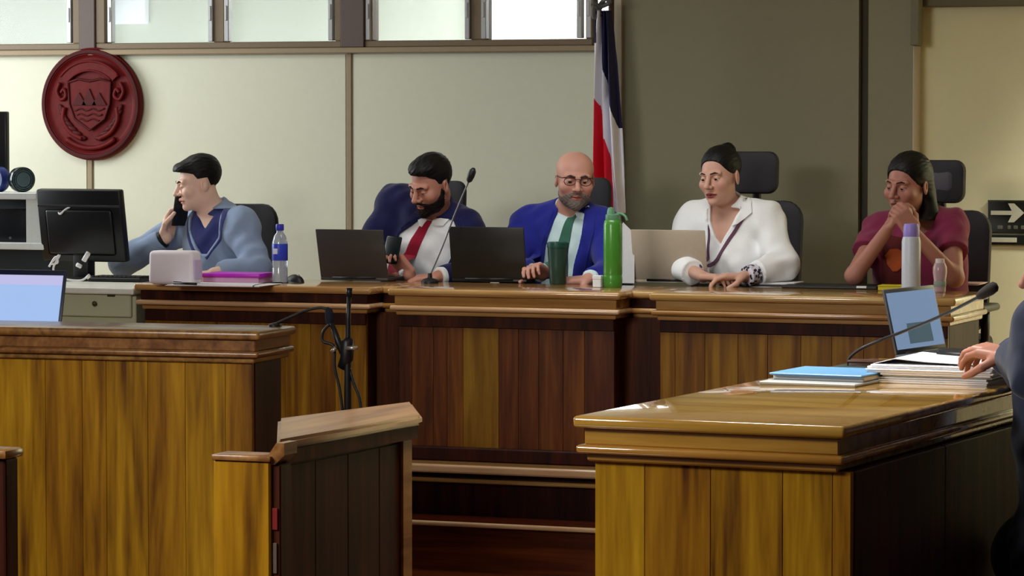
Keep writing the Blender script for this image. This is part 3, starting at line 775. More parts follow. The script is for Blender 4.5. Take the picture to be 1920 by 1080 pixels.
def jacket(J, root, name, mat, infl, opening=None, fem=False, sleeve=1.0, arm=(.066, .056, .056, .047), step=.0046, neckhole=.012, fold=.0035, ph=0.0, cutdepth=.05, low=None):
    """upper garment: trunk and sleeves grown from the body; opening = convex (x, z) outline cut out of its front"""
    prims, fr = torso(J, infl, fem)
    pts = np.array([J[k] for k in ('N', 'P', 'SL', 'SR', 'EL', 'ER', 'WL', 'WR')]); lo = pts.min(0)-.20; hi = pts.max(0)+.20
    lo[2] = max(lo[2], J['P'][2]-.10)
    G = Grid(lo, hi, step)
    for p, k in prims: G.add(p, k)
    for s in 'LR':
        if sleeve < .6:
            G.add(cone(J['S'+s], lerp(J['S'+s], J['E'+s], sleeve*1.7), arm[0], arm[1], True), .03)
        else:
            G.add(cone(J['S'+s], J['E'+s], arm[0], arm[1]), .04)
            G.add(cone(J['E'+s], lerp(J['E'+s], J['W'+s], sleeve), arm[2], arm[3], True), .02)
    if fold: folds(G, fold, ph=ph)
    h = head_frame(J['H'], J['R'], J['hs']); nr = .054 if not fem else .046
    G.sub(cone(h(0, .022, -.05), J['N'], nr+neckhole*.5, nr+neckhole), .01)
    if opening is not None:
        for op in opening: G.sub(wedge(op, lo[1]-.1, J['N'][1]+cutdepth), .010)
    o = finish(G, name, mat, root); return o, G
def fix_x(G): pass
# ================================================================ the persons
def mk(opx, OY=13.0, z=None):
    x = XY(opx, OY); return np.array([x, OY, ZD if z is None else z])
def jj(O):
    return lambda px, py, dy=0.0: onY(px, py, O[1]+dy)-O
XZ = lambda p: (p[0], p[2])
WHITE = cloth('white_shirt_cloth', S(246, 248, 250), bump=.35)
def outline(P, pts, dy): return [XZ(P(px, py, dy)) for px, py in pts]
TRX = {}
# --- 1: man on the telephone
O = mk(425); P = jj(O)
J = dict(H=P(372, 344, -.06), R=rot(-54, 10, 0), hs=.94, N=P(400, 404, .0), SL=P(452, 424, -.10), SR=P(364, 414, .12),
         EL=P(482, 500, -.17), WL=P(402, 513, -.30), ER=P(230, 493, -.08), WR=P(311, 446, -.06), P=P(428, 640, .05), nose=1.0, eye=.35, fat=.95)
J['P'][2] = .56
hR = hand(J['WR'], P(325, 396, -.01)-J['WR'], (.55, -.15, .1), -1, .75, thumb=.8)
hL = hand(J['WL'], (-.8, -.4, -.05), (-.2, -.2, -1), 1, .45)
MAN1, h1 = person('young man in grey blue jacket holding a phone to his face', O, J, S(246, 206, 188), hair='quiff', hands=[hR, hL], gaze=(0, -.35))
BLU = cloth('grey_blue_denim', S(148, 168, 202), bump=.4); NAV = cloth('dark_blue_lining', S(44, 50, 112))
op = outline(P, [(344, 394), (418, 392), (412, 444), (390, 476), (378, 476), (346, 432)], -.12)
jacket(J, MAN1, 'shirt', NAV, .010, [outline(P, [(362, 402), (400, 405), (384, 428)], -.1)], sleeve=.8, arm=(.056, .05, .048, .036))
_, G = jacket(J, MAN1, 'jacket', BLU, .022, [op], sleeve=.90, arm=(.070, .062, .060, .044), neckhole=.016, fold=.004, ph=1.0)
strip(G, outline(P, [(423, 390), (424, 402), (414, 444), (391, 480)], -.1), outline(P, [(434, 390), (436, 404), (424, 448), (396, 486)], -.1), .006, name='collar', mat=NAV, parent=MAN1)
strip(G, outline(P, [(352, 404), (350, 430), (376, 478)], -.1), outline(P, [(342, 410), (342, 438), (372, 484)], -.1), .004, name='lapel', mat=NAV, parent=MAN1)
bm = bmesh.new(); wd = unit(J['WR']-J['ER'])
prof = [(.034, -.014), (.038, -.010), (.038, .010), (.034, .014)]
lathe(bm, prof, 24, M=Matrix.Translation(Vector(J['WR']-wd*.022)) @ Vector(wd).to_track_quat('Z', 'Y').to_matrix().to_4x4()); ob('watch', bm, plain('black_rubber', S(16, 16, 18), rough=.5), MAN1, 'auto')
# --- 2: man in navy suit, looking down
O = mk(815); P = jj(O)
J = dict(H=P(808, 346, -.14), R=rot(-22, 22, 5), hs=.97, N=P(812, 400, -.02), SL=P(872, 428, -.02), SR=P(742, 384, -.0),
         EL=P(896, 508, -.12), WL=P(822, 519, -.30), ER=P(690, 470, -.10), WR=P(768, 516, -.27), P=P(790, 640, .07), eye=.3, fat=1.04, nose=1.1, neck=.056, wide=1.0, trap=.05, extra=[(P(748, 378, .02), P(792, 378, .03), .045, .05)])
J['P'][2] = .56
hR = hand(J['WR'], P(744, 486, -.30)-J['WR'], (-.35, -.5, .35), -1, .8, thumb=.7)
hL = hand(J['WL'], (-.75, -.35, -.08), (-.1, .1, -1), 1, .4)
MAN2, h2 = person('bearded man in navy suit and red tie looking down at a phone', O, J, S(190, 132, 112), hair='fade', beard='full', hands=[hR, hL], gaze=(0, -.5))
NAVY = cloth('navy_suit', S(24, 26, 74), bump=.3); RED = cloth('red_tie', S(158, 22, 52), bump=.1)
TRX2 = outline(P, [(786, 408), (838, 414), (846, 430), (838, 470), (806, 540), (726, 540), (738, 440)], -.16)
_, GS = jacket(J, MAN2, 'shirt', WHITE, .010, None, sleeve=.98, arm=(.058, .05, .048, .038), neckhole=.006, fold=.003)
_, G = jacket(J, MAN2, 'jacket', NAVY, .024, [TRX2], sleeve=.90, arm=(.072, .064, .062, .048), neckhole=.014, ph=2.0)
strip(GS, outline(P, [(790, 404), (786, 416), (766, 448), (749, 486), (742, 520)], -.15), outline(P, [(808, 406), (800, 420), (786, 452), (772, 488), (766, 522)], -.15), .007, name='tie', mat=RED, parent=MAN2)
strip(GS, outline(P, [(786, 402), (776, 410), (782, 424)], -.15), outline(P, [(798, 406), (792, 416), (786, 426)], -.15), .010, name='collar', mat=WHITE, parent=MAN2)
strip(GS, outline(P, [(804, 408), (802, 420), (814, 424)], -.15), outline(P, [(826, 402), (832, 412), (822, 424)], -.15), .010, name='collar', mat=WHITE, parent=MAN2)
strip(G, outline(P, [(768, 398), (744, 430), (724, 480), (718, 530)], -.15), outline(P, [(784, 404), (758, 440), (733, 484), (722, 532)], -.15), .005, name='lapel', mat=NAVY, parent=MAN2)
strip(G, outline(P, [(840, 408), (848, 430), (838, 470), (810, 535)], -.15), outline(P, [(856, 412), (868, 444), (856, 478), (820, 535)], -.15), .005, name='lapel', mat=NAVY, parent=MAN2)
# --- 3: bald man in blue suit
O = mk(1075); P = jj(O)
J = dict(H=P(1078, 336, -.06), R=rot(27, 6, 2), hs=.98, N=P(1068, 402, .0), SL=P(1130, 428, .0), SR=P(992, 424, .0),
         EL=P(1148, 512, -.14), WL=P(1104, 524, -.30), ER=P(958, 508, -.14), WR=P(1018, 513, -.29), P=P(1066, 640, .07), eye=.6, cran=(.079, .094, .074), fat=1.10, neck=.056, wide=.98)
J['P'][2] = .56
hR = hand(J['WR'], (-.10, -.75, .30), (.3, -.1, -1), -1, .7)
hL = hand(J['WL'], (-.65, -.45, -.05), (-.1, .1, -1), 1, .4)
MAN3, h3 = person('bald man in bright blue suit and green tie with glasses', O, J, S(206, 152, 134), hair=None, beard='goatee', hands=[hR, hL], gaze=(0, -.35), brow=plain('brown_brow', S(70, 50, 42), rough=.8))
BLUE = cloth('blue_suit', S(34, 40, 142), bump=.3); AQUA = cloth('pale_aqua_shirt', S(216, 240, 242), bump=.3); GRN = cloth('green_tie', S(62, 112, 94), bump=.1)
V3 = outline(P, [(1040, 384), (1090, 404), (1082, 440), (1076, 540), (1002, 540), (1022, 440)], -.14)
_, GS = jacket(J, MAN3, 'shirt', AQUA, .010, None, sleeve=.98, arm=(.058, .05, .048, .038), neckhole=.006, fold=.003)
_, G = jacket(J, MAN3, 'jacket', BLUE, .024, [V3], sleeve=.90, arm=(.072, .064, .062, .048), neckhole=.014, ph=3.0)
strip(GS, outline(P, [(1060, 398), (1056, 408), (1047, 440), (1036, 480), (1032, 520)], -.13), outline(P, [(1076, 400), (1068, 412), (1064, 445), (1060, 482), (1058, 522)], -.13), .007, name='tie', mat=GRN, parent=MAN3)
strip(GS, outline(P, [(1046, 374), (1040, 386), (1044, 404)], -.13), outline(P, [(1062, 396), (1058, 404), (1046, 406)], -.13), .010, name='collar', mat=AQUA, parent=MAN3)
strip(GS, outline(P, [(1070, 398), (1072, 406), (1084, 412)], -.13), outline(P, [(1092, 386), (1094, 398), (1090, 412)], -.13), .010, name='collar', mat=AQUA, parent=MAN3)
strip(G, outline(P, [(1030, 380), (1010, 430), (996, 480), (994, 530)], -.13), outline(P, [(1042, 390), (1028, 436), (1010, 482), (1002, 532)], -.13), .005, name='lapel', mat=BLUE, parent=MAN3)
strip(G, outline(P, [(1092, 396), (1084, 440), (1078, 490), (1076, 530)], -.13), outline(P, [(1106, 394), (1110, 436), (1094, 490), (1084, 530)], -.13), .005, name='lapel', mat=BLUE, parent=MAN3)
bm = bmesh.new(); R = J['R']; hs = J['hs']
for s in (-1, 1):
    rim = [h3(s*(.033+.026*math.cos(t)*(1 if abs(math.cos(t)) < .8 else .96)), -.104+.010*abs(math.cos(t)) if s*math.cos(t) > 0 else -.106, .002+.017*math.sin(t)) for t in np.linspace(0, 2*math.pi, 25)]
    tube(bm, rim, .0016, 6)
    tube(bm, [h3(s*.012, -.106, .016), h3(s*.035, -.104, .0195), h3(s*.057, -.097, .017), h3(s*.066, -.085, .014), h3(s*.079, .010, .012), h3(s*.079, .024, .0)], .0022, 6)
tube(bm, [h3(-.012, -.106, .010), h3(0, -.110, .012), h3(.012, -.106, .010)], .0018, 6)
ob('glasses', bm, plain('dark_red_frame', S(64, 22, 30), rough=.3), MAN3, True)
# --- 4: woman in white blouse
O = mk(1370); P = jj(O)
J = dict(H=P(1350, 331, -.08), R=rot(-14, 6, -3), hs=.97, N=P(1364, 396, .0), SL=P(1436, 414, -.02), SR=P(1302, 416, .02),
         EL=P(1470, 500, -.14), WL=P(1398, 518, -.32), ER=P(1258, 488, -.10), WR=P(1318, 519, -.30), P=P(1385, 640, .07), eye=.55, nose=.92, fat=.98, lip=S(150, 66, 66))
J['P'][2] = .56
hR = hand(J['WR'], (.80, -.30, .0), (.05, -.05, -1), 1, .35)
hL = hand(J['WL'], (-.7, -.35, .0), (0, 0, -1), 1, .5)
WOM4, h4 = person('woman in white blouse with dark hair in a bun and a lanyard', O, J, S(206, 160, 140), fem=True, hair='bun', hands=[hR, hL], gaze=(-.1, -.4))
V4 = outline(P, [(1326, 384), (1384, 392), (1376, 412), (1352, 458), (1342, 446), (1330, 416)], -.1)
_, G = jacket(J, WOM4, 'blouse', WHITE, .022, [V4], fem=True, sleeve=.72, arm=(.062, .060, .062, .054), neckhole=.016, fold=.005, ph=.5)
strip(G, outline(P, [(1336, 378), (1322, 392), (1318, 408), (1330, 420)], -.1), outline(P, [(1328, 390), (1330, 410), (1334, 422), (1336, 424)], -.1), .012, name='collar', mat=WHITE, parent=WOM4)
strip(G, outline(P, [(1386, 366), (1404, 376), (1410, 398), (1384, 420)], -.1), outline(P, [(1384, 384), (1384, 396), (1378, 412), (1372, 424)], -.1), .012, name='collar', mat=WHITE, parent=WOM4)
LAN = plain('lanyard_cloth', S(96, 62, 84), rough=.8)
bd = [(1324, 404), (1324, 430), (1326, 460), (1328, 498)], [(1328, 404), (1328, 430), (1330, 460), (1332, 500)]
strip(G, outline(P, bd[0], -.12), outline(P, bd[1], -.12), .006, name='lanyard', mat=LAN, parent=WOM4)
bd = [(1388, 408), (1362, 452), (1344, 484), (1329, 500)], [(1393, 410), (1367, 455), (1349, 488), (1334, 504)]
strip(G, outline(P, bd[0], -.12), outline(P, bd[1], -.12), .006, name='lanyard', mat=LAN, parent=WOM4)
strip(G, outline(P, [(1322, 500), (1322, 516)], -.12), outline(P, [(1337, 500), (1337, 516)], -.12), .010, n=6, name='badge', mat=plain('badge_card', S(235, 215, 220), rough=.4), parent=WOM4)
bm = bmesh.new(); wd = unit(J['WL']-J['EL'])
lathe(bm, [(.034, -.028), (.041, -.022), (.041, .022), (.034, .028)], 24, M=Matrix.Translation(Vector(J['WL']-wd*.03)) @ Vector(wd).to_track_quat('Z', 'Y').to_matrix().to_4x4())
m, nt, b = newmat('patterned_cuff'); vz = nt.nodes.new('ShaderNodeTexVoronoi'); vz.inputs['Scale'].default_value = 70
tcn = nt.nodes.new('ShaderNodeTexCoord'); nt.links.new(tcn.outputs['Object'], vz.inputs['Vector']); crn = nt.nodes.new('ShaderNodeValToRGB'); crn.color_ramp.interpolation = 'CONSTANT'
crn.color_ramp.elements[0].color = S(22, 18, 40); crn.color_ramp.elements[1].color = S(215, 212, 225); crn.color_ramp.elements[1].position = .45
nt.links.new(vz.outputs['Distance'], crn.inputs[0]); nt.links.new(crn.outputs[0], b.inputs['Base Color'])
ob('patterned_bracelet', bm, m, WOM4, 'auto')
# --- 5: woman with hands at her mouth
O = mk(1712); P = jj(O)
J = dict(H=P(1702, 346, -.10), R=rot(-20, 8, 3), hs=1.0, N=P(1722, 414, .0), SL=P(1782, 424, -.02), SR=P(1650, 432, .0),
         EL=P(1790, 522, -.20), WL=P(1712, 434, -.30), ER=P(1602, 517, -.26), WR=P(1664, 430, -.30), P=P(1728, 640, .07), eye=.5, fat=1.06, lip=S(120, 66, 62), wide=1.05)
J['P'][2] = .56
J['EL'][2] = max(J['EL'][2], ZT-ZD+.042); J['ER'][2] = max(J['ER'][2], ZT-ZD+.042)
hR = hand(J['WR'], P(1686, 388, -.27)-J['WR'], (.7, .45, .1), 1, .75, thumb=.4)
hL = hand(J['WL'], P(1684, 392, -.31)-J['WL'], (-.6, .5, .2), -1, .85, thumb=.4)
J['locks'] = [[(P(1738, 360, -.02), P(1742, 400, -.06), .035, .036), (P(1742, 400, -.06), P(1728, 440, -.14), .036, .026), (P(1728, 440, -.14), P(1724, 470, -.16), .026, .010)]]
WOM5, h5 = person('woman in maroon top resting her chin on clasped hands', O, J, S(170, 116, 100), fem=True, hair='long', hands=[hR, hL], gaze=(-.1, -.2))
MAR = cloth('maroon_top', S(128, 40, 74), bump=.4)
_, G = jacket(J, WOM5, 'top', MAR, .016, [outline(P, [(1682, 402), (1752, 402), (1742, 430), (1715, 448), (1692, 432)], -.1)], fem=True, sleeve=.30, arm=(.062, .064, 0, 0), neckhole=.02, fold=.004, ph=4)
strip(G, outline(P, [(1654, 440), (1648, 480), (1650, 534)], -.15), outline(P, [(1706, 450), (1704, 490), (1706, 534)], -.15), .003, name='front_panel', mat=cloth('dark_maroon_panel', S(88, 26, 24), bump=.3), parent=WOM5)
ORA = cloth('orange_print', S(164, 74, 30), bump=.3)
strip(G, outline(P, [(1664, 468), (1655, 480), (1660, 496), (1672, 509)], -.15), outline(P, [(1678, 467), (1697, 476), (1697, 494), (1680, 509)], -.15), .006, name='front_print', mat=ORA, parent=WOM5)
# --- 6: man cut off by the right edge
O6 = onY(1995, 700, 8.15); O6 = np.array([O6[0], 8.15, 0.0]); O = O6; P = jj(O)
J = dict(H=P(2000, 496, -.02), R=rot(-66, 10, 6), hs=1.0, N=P(2004, 572, .02), SL=P(1958, 622, -.16), SR=P(1990, 612, .20),
         EL=P(1946, 700, -.20), WL=P(1896, 668, -.06), ER=P(1930, 690, .22), WR=P(1890, 664, .12), P=P(2010, 800, .03), eye=.4, fat=1.0)
J['P'][2] = .62
hL = hand(J['WL'], P(1830, 657, .0)-J['WL'], (0, .1, -1), 1, .55)
hR = hand(J['WR'], P(1820, 650, .16)-J['WR'], (0, .1, -1), -1, .5)
J['KL'] = J['P']+np.array([-.06, -.06, -.26]); J['KR'] = J['P']+np.array([-.06, .12, -.26]); J['AL'] = J['KL']+np.array([.04, .02, -.27]); J['AR'] = J['KR']+np.array([.04, .02, -.27])
MAN6, h6 = person('man in dark suit mostly cut off by the right frame edge', O, J, S(170, 118, 100), hair='short', beard='full', hands=[hL, hR])
DS = cloth('dark_slate_suit', S(40, 48, 70), bump=.3)
_, GS = jacket(J, MAN6, 'shirt', WHITE, .012, None, sleeve=1.0, arm=(.056, .05, .046, .036), neckhole=.004, fold=.002)
_, G = jacket(J, MAN6, 'jacket', DS, .026, None, sleeve=.92, arm=(.074, .066, .064, .050), neckhole=.022)
# ================================================================ chairs
BLK = plain('black_plastic', S(18, 18, 20), rough=.45); BLKF = cloth('black_chair_fabric', S(24, 24, 28), bump=.1); MESHF = plain('dark_mesh', S(44, 42, 48), rough=.7, bump=.5, bscale=300)
def rounded(w, h, r, n=6):
    out = []
    for cx, cz, a0 in ((w/2-r, h/2-r, 0), (-w/2+r, h/2-r, 90), (-w/2+r, -h/2+r, 180), (w/2-r, -h/2+r, 270)):
        for k in range(n+1):
            a = R_(a0+90*k/n); out.append((cx+r*math.cos(a), cz+r*math.sin(a)))
    return out
def panel(w, h, th, r, bow=0.0, M=None, n=9):
    """upright cushion with rounded corners and edges, bowed about the sitter; faces -y"""
    bm = bmesh.new(); e = th*.38; rings = []
    for y, ins in ((-th/2, e), (-th/2+e*.3, e*.3), (-th/2+e, 0), (th/2-e, 0), (th/2-e*.3, e*.3), (th/2, e)):
        rings.append([bm.verts.new((x, y, z)) for x, z in rounded(w-2*ins, h-2*ins, max(r-ins, .004), 5)])
    m = len(rings[0])
    for a, b in zip(rings, rings[1:]):
        for k in range(m): bm.faces.new((a[k], a[(k+1) % m], b[(k+1) % m], b[k]))
    bm.faces.new(rings[0]); bm.faces.new(rings[-1][::-1])
    if bow:
        for k in range(1, n):
            x = -w/2+w*k/n; bmesh.ops.bisect_plane(bm, geom=bm.verts[:]+bm.edges[:]+bm.faces[:], plane_co=(x, 0, 0), plane_no=(1, 0, 0))
        for v in bm.verts: v.co.y -= bow*(v.co.x/(w/2))**2
    if M is not None: bmesh.ops.transform(bm, matrix=M, verts=bm.verts)
    return bm
def chair(label, loc, yaw=0, dz=0.0, head=True, back=(.46, .50), backz=.80, tilt=8, armtop=.60, window=False):
    t = thing('office_chair', label, 'chair', loc, yaw)
    ob('seat', BX((-.25, -.25, .40), (.25, .22, .47), .03, 3), BLKF, t, 'auto')
    Mb = Matrix.Translation((0, .27, backz+dz)) @ Matrix.Rotation(R_(-tilt), 4, 'X')
    ob('backrest', panel(back[0], back[1], .045, .09, .05, Mb), MESHF if head else BLKF, t, 'auto')
    ob('back_support', tube(bmesh.new(), spline([(0, .12, .38), (0, .30, .44), (0, .33, .60), (0, .33, backz+dz+.1)]), .022), BLK, t, True)
    if head:
        zt = backz+dz+back[1]/2
        Mh = Matrix.Translation((0, .30, zt+.115)) @ Matrix.Rotation(R_(-4), 4, 'X')
        hr = ob('headrest', panel(.225, .175, .05, .045, .02, Mh), MESHF, t, 'auto')
        if window: ob('headrest_mesh', panel(.13, .10, .054, .03, .012, Mh), plain('grey_mesh', S(92, 90, 100), rough=.7, bump=.4, bscale=300), hr, 'auto')
        ob('headrest_post', tube(bmesh.new(), spline([(0, .33, zt-.10), (0, .345, zt), (0, .325, zt+.10)]), .018), BLK, t, True)
    for s in (-1, 1):
        ob('armrest', BX((s*.262-.04, -.18, armtop-.03), (s*.262+.04, .10, armtop), .014, 3), BLK, t, 'auto')
        ob('armrest_post', tube(bmesh.new(), [(s*.24, 0, .40), (s*.262, 0, .46), (s*.262, 0, armtop-.02)], .018), BLK, t, True)
    ob('gas_column', lathe(bmesh.new(), [(.03, .08), (.03, .25), (.02, .25), (.02, .40)], 16), BLK, t, 'auto')
    for k in range(5):
        a = 2*math.pi*k/5+.3; c, s_ = math.cos(a), math.sin(a)
        l = ob('leg', tube(bmesh.new(), [(0, 0, .11), (.15*c, .15*s_, .10), (.29*c, .29*s_, .075)], [.026, .022, .016]), BLK, t, True)
        ob('caster', lathe(bmesh.new(), [(.0001, -.018), (.026, -.018), (.029, -.008), (.029, .008), (.026, .018), (.0001, .018)], 16,
            M=Matrix.Translation((.29*c, .29*s_, .03)) @ Matrix.Rotation(a, 4, 'Z') @ Matrix.Rotation(R_(90), 4, 'X')), BLK, l, 'auto')
    return t
def chair_at(label, px, dY, hz_py, **k):
    """chair whose headrest top stands at picture height hz_py"""
    Y = 13.0+dY; x = XY(px, Y+.28); z = ZY(px, hz_py, Y+.28)-ZD
    return chair(label, (x, Y, ZD), dz=z-(.80+.25+.205), **k)
chair_at('black mesh chair with headrest behind the bearded man in navy', 828, .06, 338)
chair_at('black mesh chair with headrest behind the bald man, in front of the flag', 1098, .06, 332)
chair_at('black high headrest chair behind the woman in a white blouse', 1410, .06, 283)
chair_at('black headrest chair with grey mesh behind the woman in maroon', 1758, .06, 299, window=True)
Y = 13.05; x = XY(449, Y+.27)
chair('plain black chair without headrest behind the man on the phone', (x, Y, ZD), head=False, back=(.40, .66), backz=ZY(480, 382, Y+.27)-ZD-.33, tilt=5)

# ================================================================ on the wall
# carved round plaque
MAH = plain('carved_mahogany', S(88, 10, 12), rough=.55, spec=.18, bump=.4, bscale=24, coat=.0, var=.25)
MAHD = plain('carved_mahogany_dark', S(64, 6, 8), rough=.55, spec=.18, bump=.3, bscale=30, var=.2)
ec = onY(174, 195, YW-.02); er = (onY(268, 195, YW)-onY(80, 195, YW))[0]/2
E = thing('wall_emblem', 'round carved dark red wooden emblem on the cream wall', 'emblem', (ec[0], YW-.012, ec[2]))
MX = Matrix.Rotation(R_(90), 4, 'X')                # local z -> -y
def relief(name, pts, h, mat, r=.010, parent=E):
    bm = tube(bmesh.new(), [(p[0]*er, -h, p[1]*er) for p in pts], r, 8); return ob(name, bm, mat, parent, True)
ob('disc', lathe(bmesh.new(), [(.001, 0), (er*.98, 0), (er, .008), (er*.99, .026), (er*.94, .036), (er*.88, .034), (er*.84, .022), (er*.80, .020), (er*.5, .026), (.001, .030)], 72, M=MX), MAH, E, 'auto')
ob('rim', lathe(bmesh.new(), [(er*.86, .02), (er*.90, .040), (er*.955, .040), (er*.99, .020)], 72, M=MX), MAHD, E, 'auto')
arc = lambda r, a0, a1, n=20, sq=1.0: [(r*math.cos(R_(a0+(a1-a0)*k/n)), r*sq*math.sin(R_(a0+(a1-a0)*k/n))) for k in range(n+1)]
def band(name, r0, r1, a0, a1, y0, y1, mat, n=26, wob=0.0):
    bm = bmesh.new(); A = []
    for k in range(n+1):
        a = R_(a0+(a1-a0)*k/n); w_ = wob*math.sin(k*1.1)
        A.append([bm.verts.new((r*er*math.cos(a), y, (r+w_)*er*math.sin(a))) for r, y in ((r0, y0), (r0, y1), (r1, y1), (r1, y0))])
    for p, q in zip(A, A[1:]):
        for i in range(4): bm.faces.new((p[i], p[(i+1) % 4], q[(i+1) % 4], q[i]))
    bm.faces.new(A[0]); bm.faces.new(A[-1][::-1])
    return ob(name, bm, mat, E, 'auto')
band('ribbon', .60, .74, 42, 138, -.018, -.040, MAH, wob=.012)
relief('ribbon_edge', arc(.755, 40, 140), .040, MAH, .006); relief('ribbon_edge', arc(.59, 44, 136), .040, MAH, .005)
for s in (-1, 1):
    relief('scroll', spline([(s*.60, .38), (s*.66, .22), (s*.58, .08), (s*.48, .14), (s*.52, .26), (s*.58, .20)], 6), .034, MAH, .009)
    relief('branch', spline([(s*.52, -.06), (s*.54, -.28), (s*.40, -.50), (s*.16, -.62)], 6), .030, MAH, .012)
    for k in range(7):
        t_ = k/6; bx, bz = s*(.54-.36*t_**1.6), -.10-.50*t_
        bm = bmesh.new(); bmesh.ops.create_uvsphere(bm, u_segments=10, v_segments=6, radius=1)
        bmesh.ops.transform(bm, matrix=Matrix.Translation((bx*er*1.06, -.030, bz*er)) @ Matrix.Rotation(s*(.5+t_), 4, 'Y') @ Matrix.Diagonal((.013, .008, .030, 1)), verts=bm.verts); ob('leaf', bm, MAHD, E, True)
shield = [(-.42, .38), (-.22, .44), (0, .40), (.22, .44), (.42, .38), (.40, 0), (.30, -.26), (0, -.46), (-.30, -.26), (-.40, 0)]
ob('shield', prism(bmesh.new(), [(p[0]*er, p[1]*er) for p in shield], 'Y', -.040, -.018), MAH, E)
relief('shield_edge', shield+[shield[0]], .041, MAHD, .006)
for k, (cx, hh) in enumerate(((-.20, .20), (0, .27), (.20, .20))):
    ob('mountain', prism(bmesh.new(), [((cx-.14)*er, -.02*er), ((cx+.14)*er, -.02*er), (cx*er, hh*er)], 'Y', -.047, -.038), MAHD, E)
for k in range(3): relief('wave', [(x_, -.10-.09*k+.018*math.sin(x_*26)) for x_ in np.linspace(-.30+.05*k, .30-.05*k, 18)], .041, MAHD, .004)
relief('bottom_ribbon', arc(.78, 232, 308), .030, MAH, .012)

# exit sign and lower strip
sg = onY(1854, 375, YS); s2 = onY(1948, 437, YS)
sw, sh = s2[0]-sg[0], sg[2]-s2[2]
SGM = plain('sign_black', S(22, 24, 16), rough=.4); SGW = plain('sign_pale', S(198, 200, 176), rough=.5); SGB = plain('sign_border', S(44, 44, 30), rough=.4)
t = thing('exit_sign', 'black sign with a pale arrow pointing right on the yellow wall', 'sign', (sg[0], YS, s2[2]))
ob('plate', BX((0, -.016, 0), (sw, .008, sh), .003), SGM, t)
ob('border', prism(bmesh.new(), [(.0, sh), (sw, sh), (sw, sh-.008), (.0, sh-.008)], 'Y', -.019, -.014), SGB, t)
k = sh/62.
def sx(px): return (px-1854)/94.*sw
ar = [(sx(1860), sh-28*k), (sx(1860), sh-20*k), (sx(1899), sh-20*k), (sx(1892), sh-6*k), (sx(1903), sh-6*k), (sx(1922), sh-24*k), (sx(1903), sh-42*k), (sx(1892), sh-42*k), (sx(1899), sh-28*k)]
ob('arrow', prism(bmesh.new(), ar, 'Y', -.020, -.014), SGW, t)
for a_, b_ in ((1872, 1882), (1891, 1897), (1902, 1910), (1916, 1924)):
    ob('mark', BX((sx(a_), -.019, sh-55*k), (sx(b_), -.014, sh-48*k), .002), plain('sign_mark', S(92, 96, 82), rough=.5), t)
t = thing('sign_strip', 'narrow black strip with pale bar below the arrow sign', 'sign', (sg[0], YS, ZY(1880, 459, YS)))
ob('plate', BX((0, -.012, 0), (sw, .008, 19*k), .002), SGM, t); ob('bar', BX((sx(1858), -.016, 5*k), (sx(1908), -.01, 14*k), .001), SGW, t)

# box on the corridor wall, seen through the second window
yc = 15.7; a_, b_ = onY(210, 46, yc), onY(280, -24, yc)
t = thing('wall_box', 'white box on the corridor wall seen through the second window', 'box', (a_[0], yc, a_[2]))
ww, hh = b_[0]-a_[0], b_[2]-a_[2]
ob('housing', BX((0, -.05, 0), (ww, 0, hh), .008, 2), plain('white_box', S(235, 240, 250), rough=.4), t, 'auto')
ob('screw', BX((.012, -.054, .010), (.022, -.049, .020), .002), BLK, t); ob('side_strip', BX((-.016, -.02, -.01), (-.002, 0, hh), .002), plain('violet_strip', S(96, 74, 104), rough=.5), t)
# flag on its pole
fy = 13.72; fb = onY(1136, 300, fy)
F = thing('flag', 'limp red white and blue flag hanging on a pole behind the bald man', 'flag', (fb[0], fy, ZD))
fz = lambda py: ZY(1136, py, fy)-ZD
fx = lambda px: XY(px, fy)-fb[0]
ob('pole', lathe(bmesh.new(), [(.013, .03), (.013, fz(-30)), (.009, fz(-34)), (.001, fz(-36))], 14, c=(fx(1141), 0.03, 0)), plain('pole_dark_wood', S(66, 48, 34), rough=.4), F, 'auto')
ob('foot', lathe(bmesh.new(), [(.15, 0), (.15, .015), (.12, .03), (.03, .045), (.02, .10)], 28, c=(fx(1141), .03, 0)), BLK, F, 'auto')
FR = plain('flag_red', S(226, 8, 44), rough=.75, var=.05); FW = plain('flag_white', S(232, 230, 240), rough=.8, var=.04); FB = plain('flag_blue', S(26, 24, 66), rough=.75, var=.1)
nu, nv = 130, 150; V = []; mats = []
Lx = lambda py: np.interp(py, [20, 60, 150, 250, 330, 395], [1119, 1116, 1114, 1113, 1112, 1112])
Rx = lambda py: np.interp(py, [20, 60, 150, 250, 330, 395], [1146, 1150, 1156, 1164, 1167, 1172])
for j in range(nv+1):
    py = 20+(400-20)*j/nv
    for i in range(nu+1):
        u = i/nu; px = Lx(py)+(Rx(py)-Lx(py))*u
        amp = .018+.022*j/nv
        V.append((fx(px)+.003*math.sin(25*u), -.02+amp*math.sin(2*math.pi*(3.1*u+.25*math.sin(3*j/nv)))+.012*math.sin(14*u+2*j/nv), fz(py)))
Q = []
for j in range(nv):
    for i in range(nu):
        a_ = j*(nu+1)+i; Q.append((a_, a_+nu+1, a_+nu+2, a_+1))
        py = 20+380*(j+.5)/nv; px = Lx(py)+(Rx(py)-Lx(py))*(i+.5)/nu
        bw = np.interp(py, [35, 62, 80, 82, 130, 170, 240, 246], [1110, 1110, 1110, 1131, 1134, 1142, 1159, 1180])
        rw = np.interp(py, [181, 184, 200, 246, 262, 300, 345, 400], [1100, 1122, 1127, 1130, 1139, 1146, 1149, 1152])
        lm = 1124 < px < 1129 and py < 84
        mats.append(2 if (px > bw and not lm) else (0 if px < rw else 1))
me = arrmesh('cloth', np.array(V), np.array(Q)); o = linkmesh('cloth', me, [FR, FW, FB], F, True)
me.polygons.foreach_set('material_index', np.array(mats, np.int32))
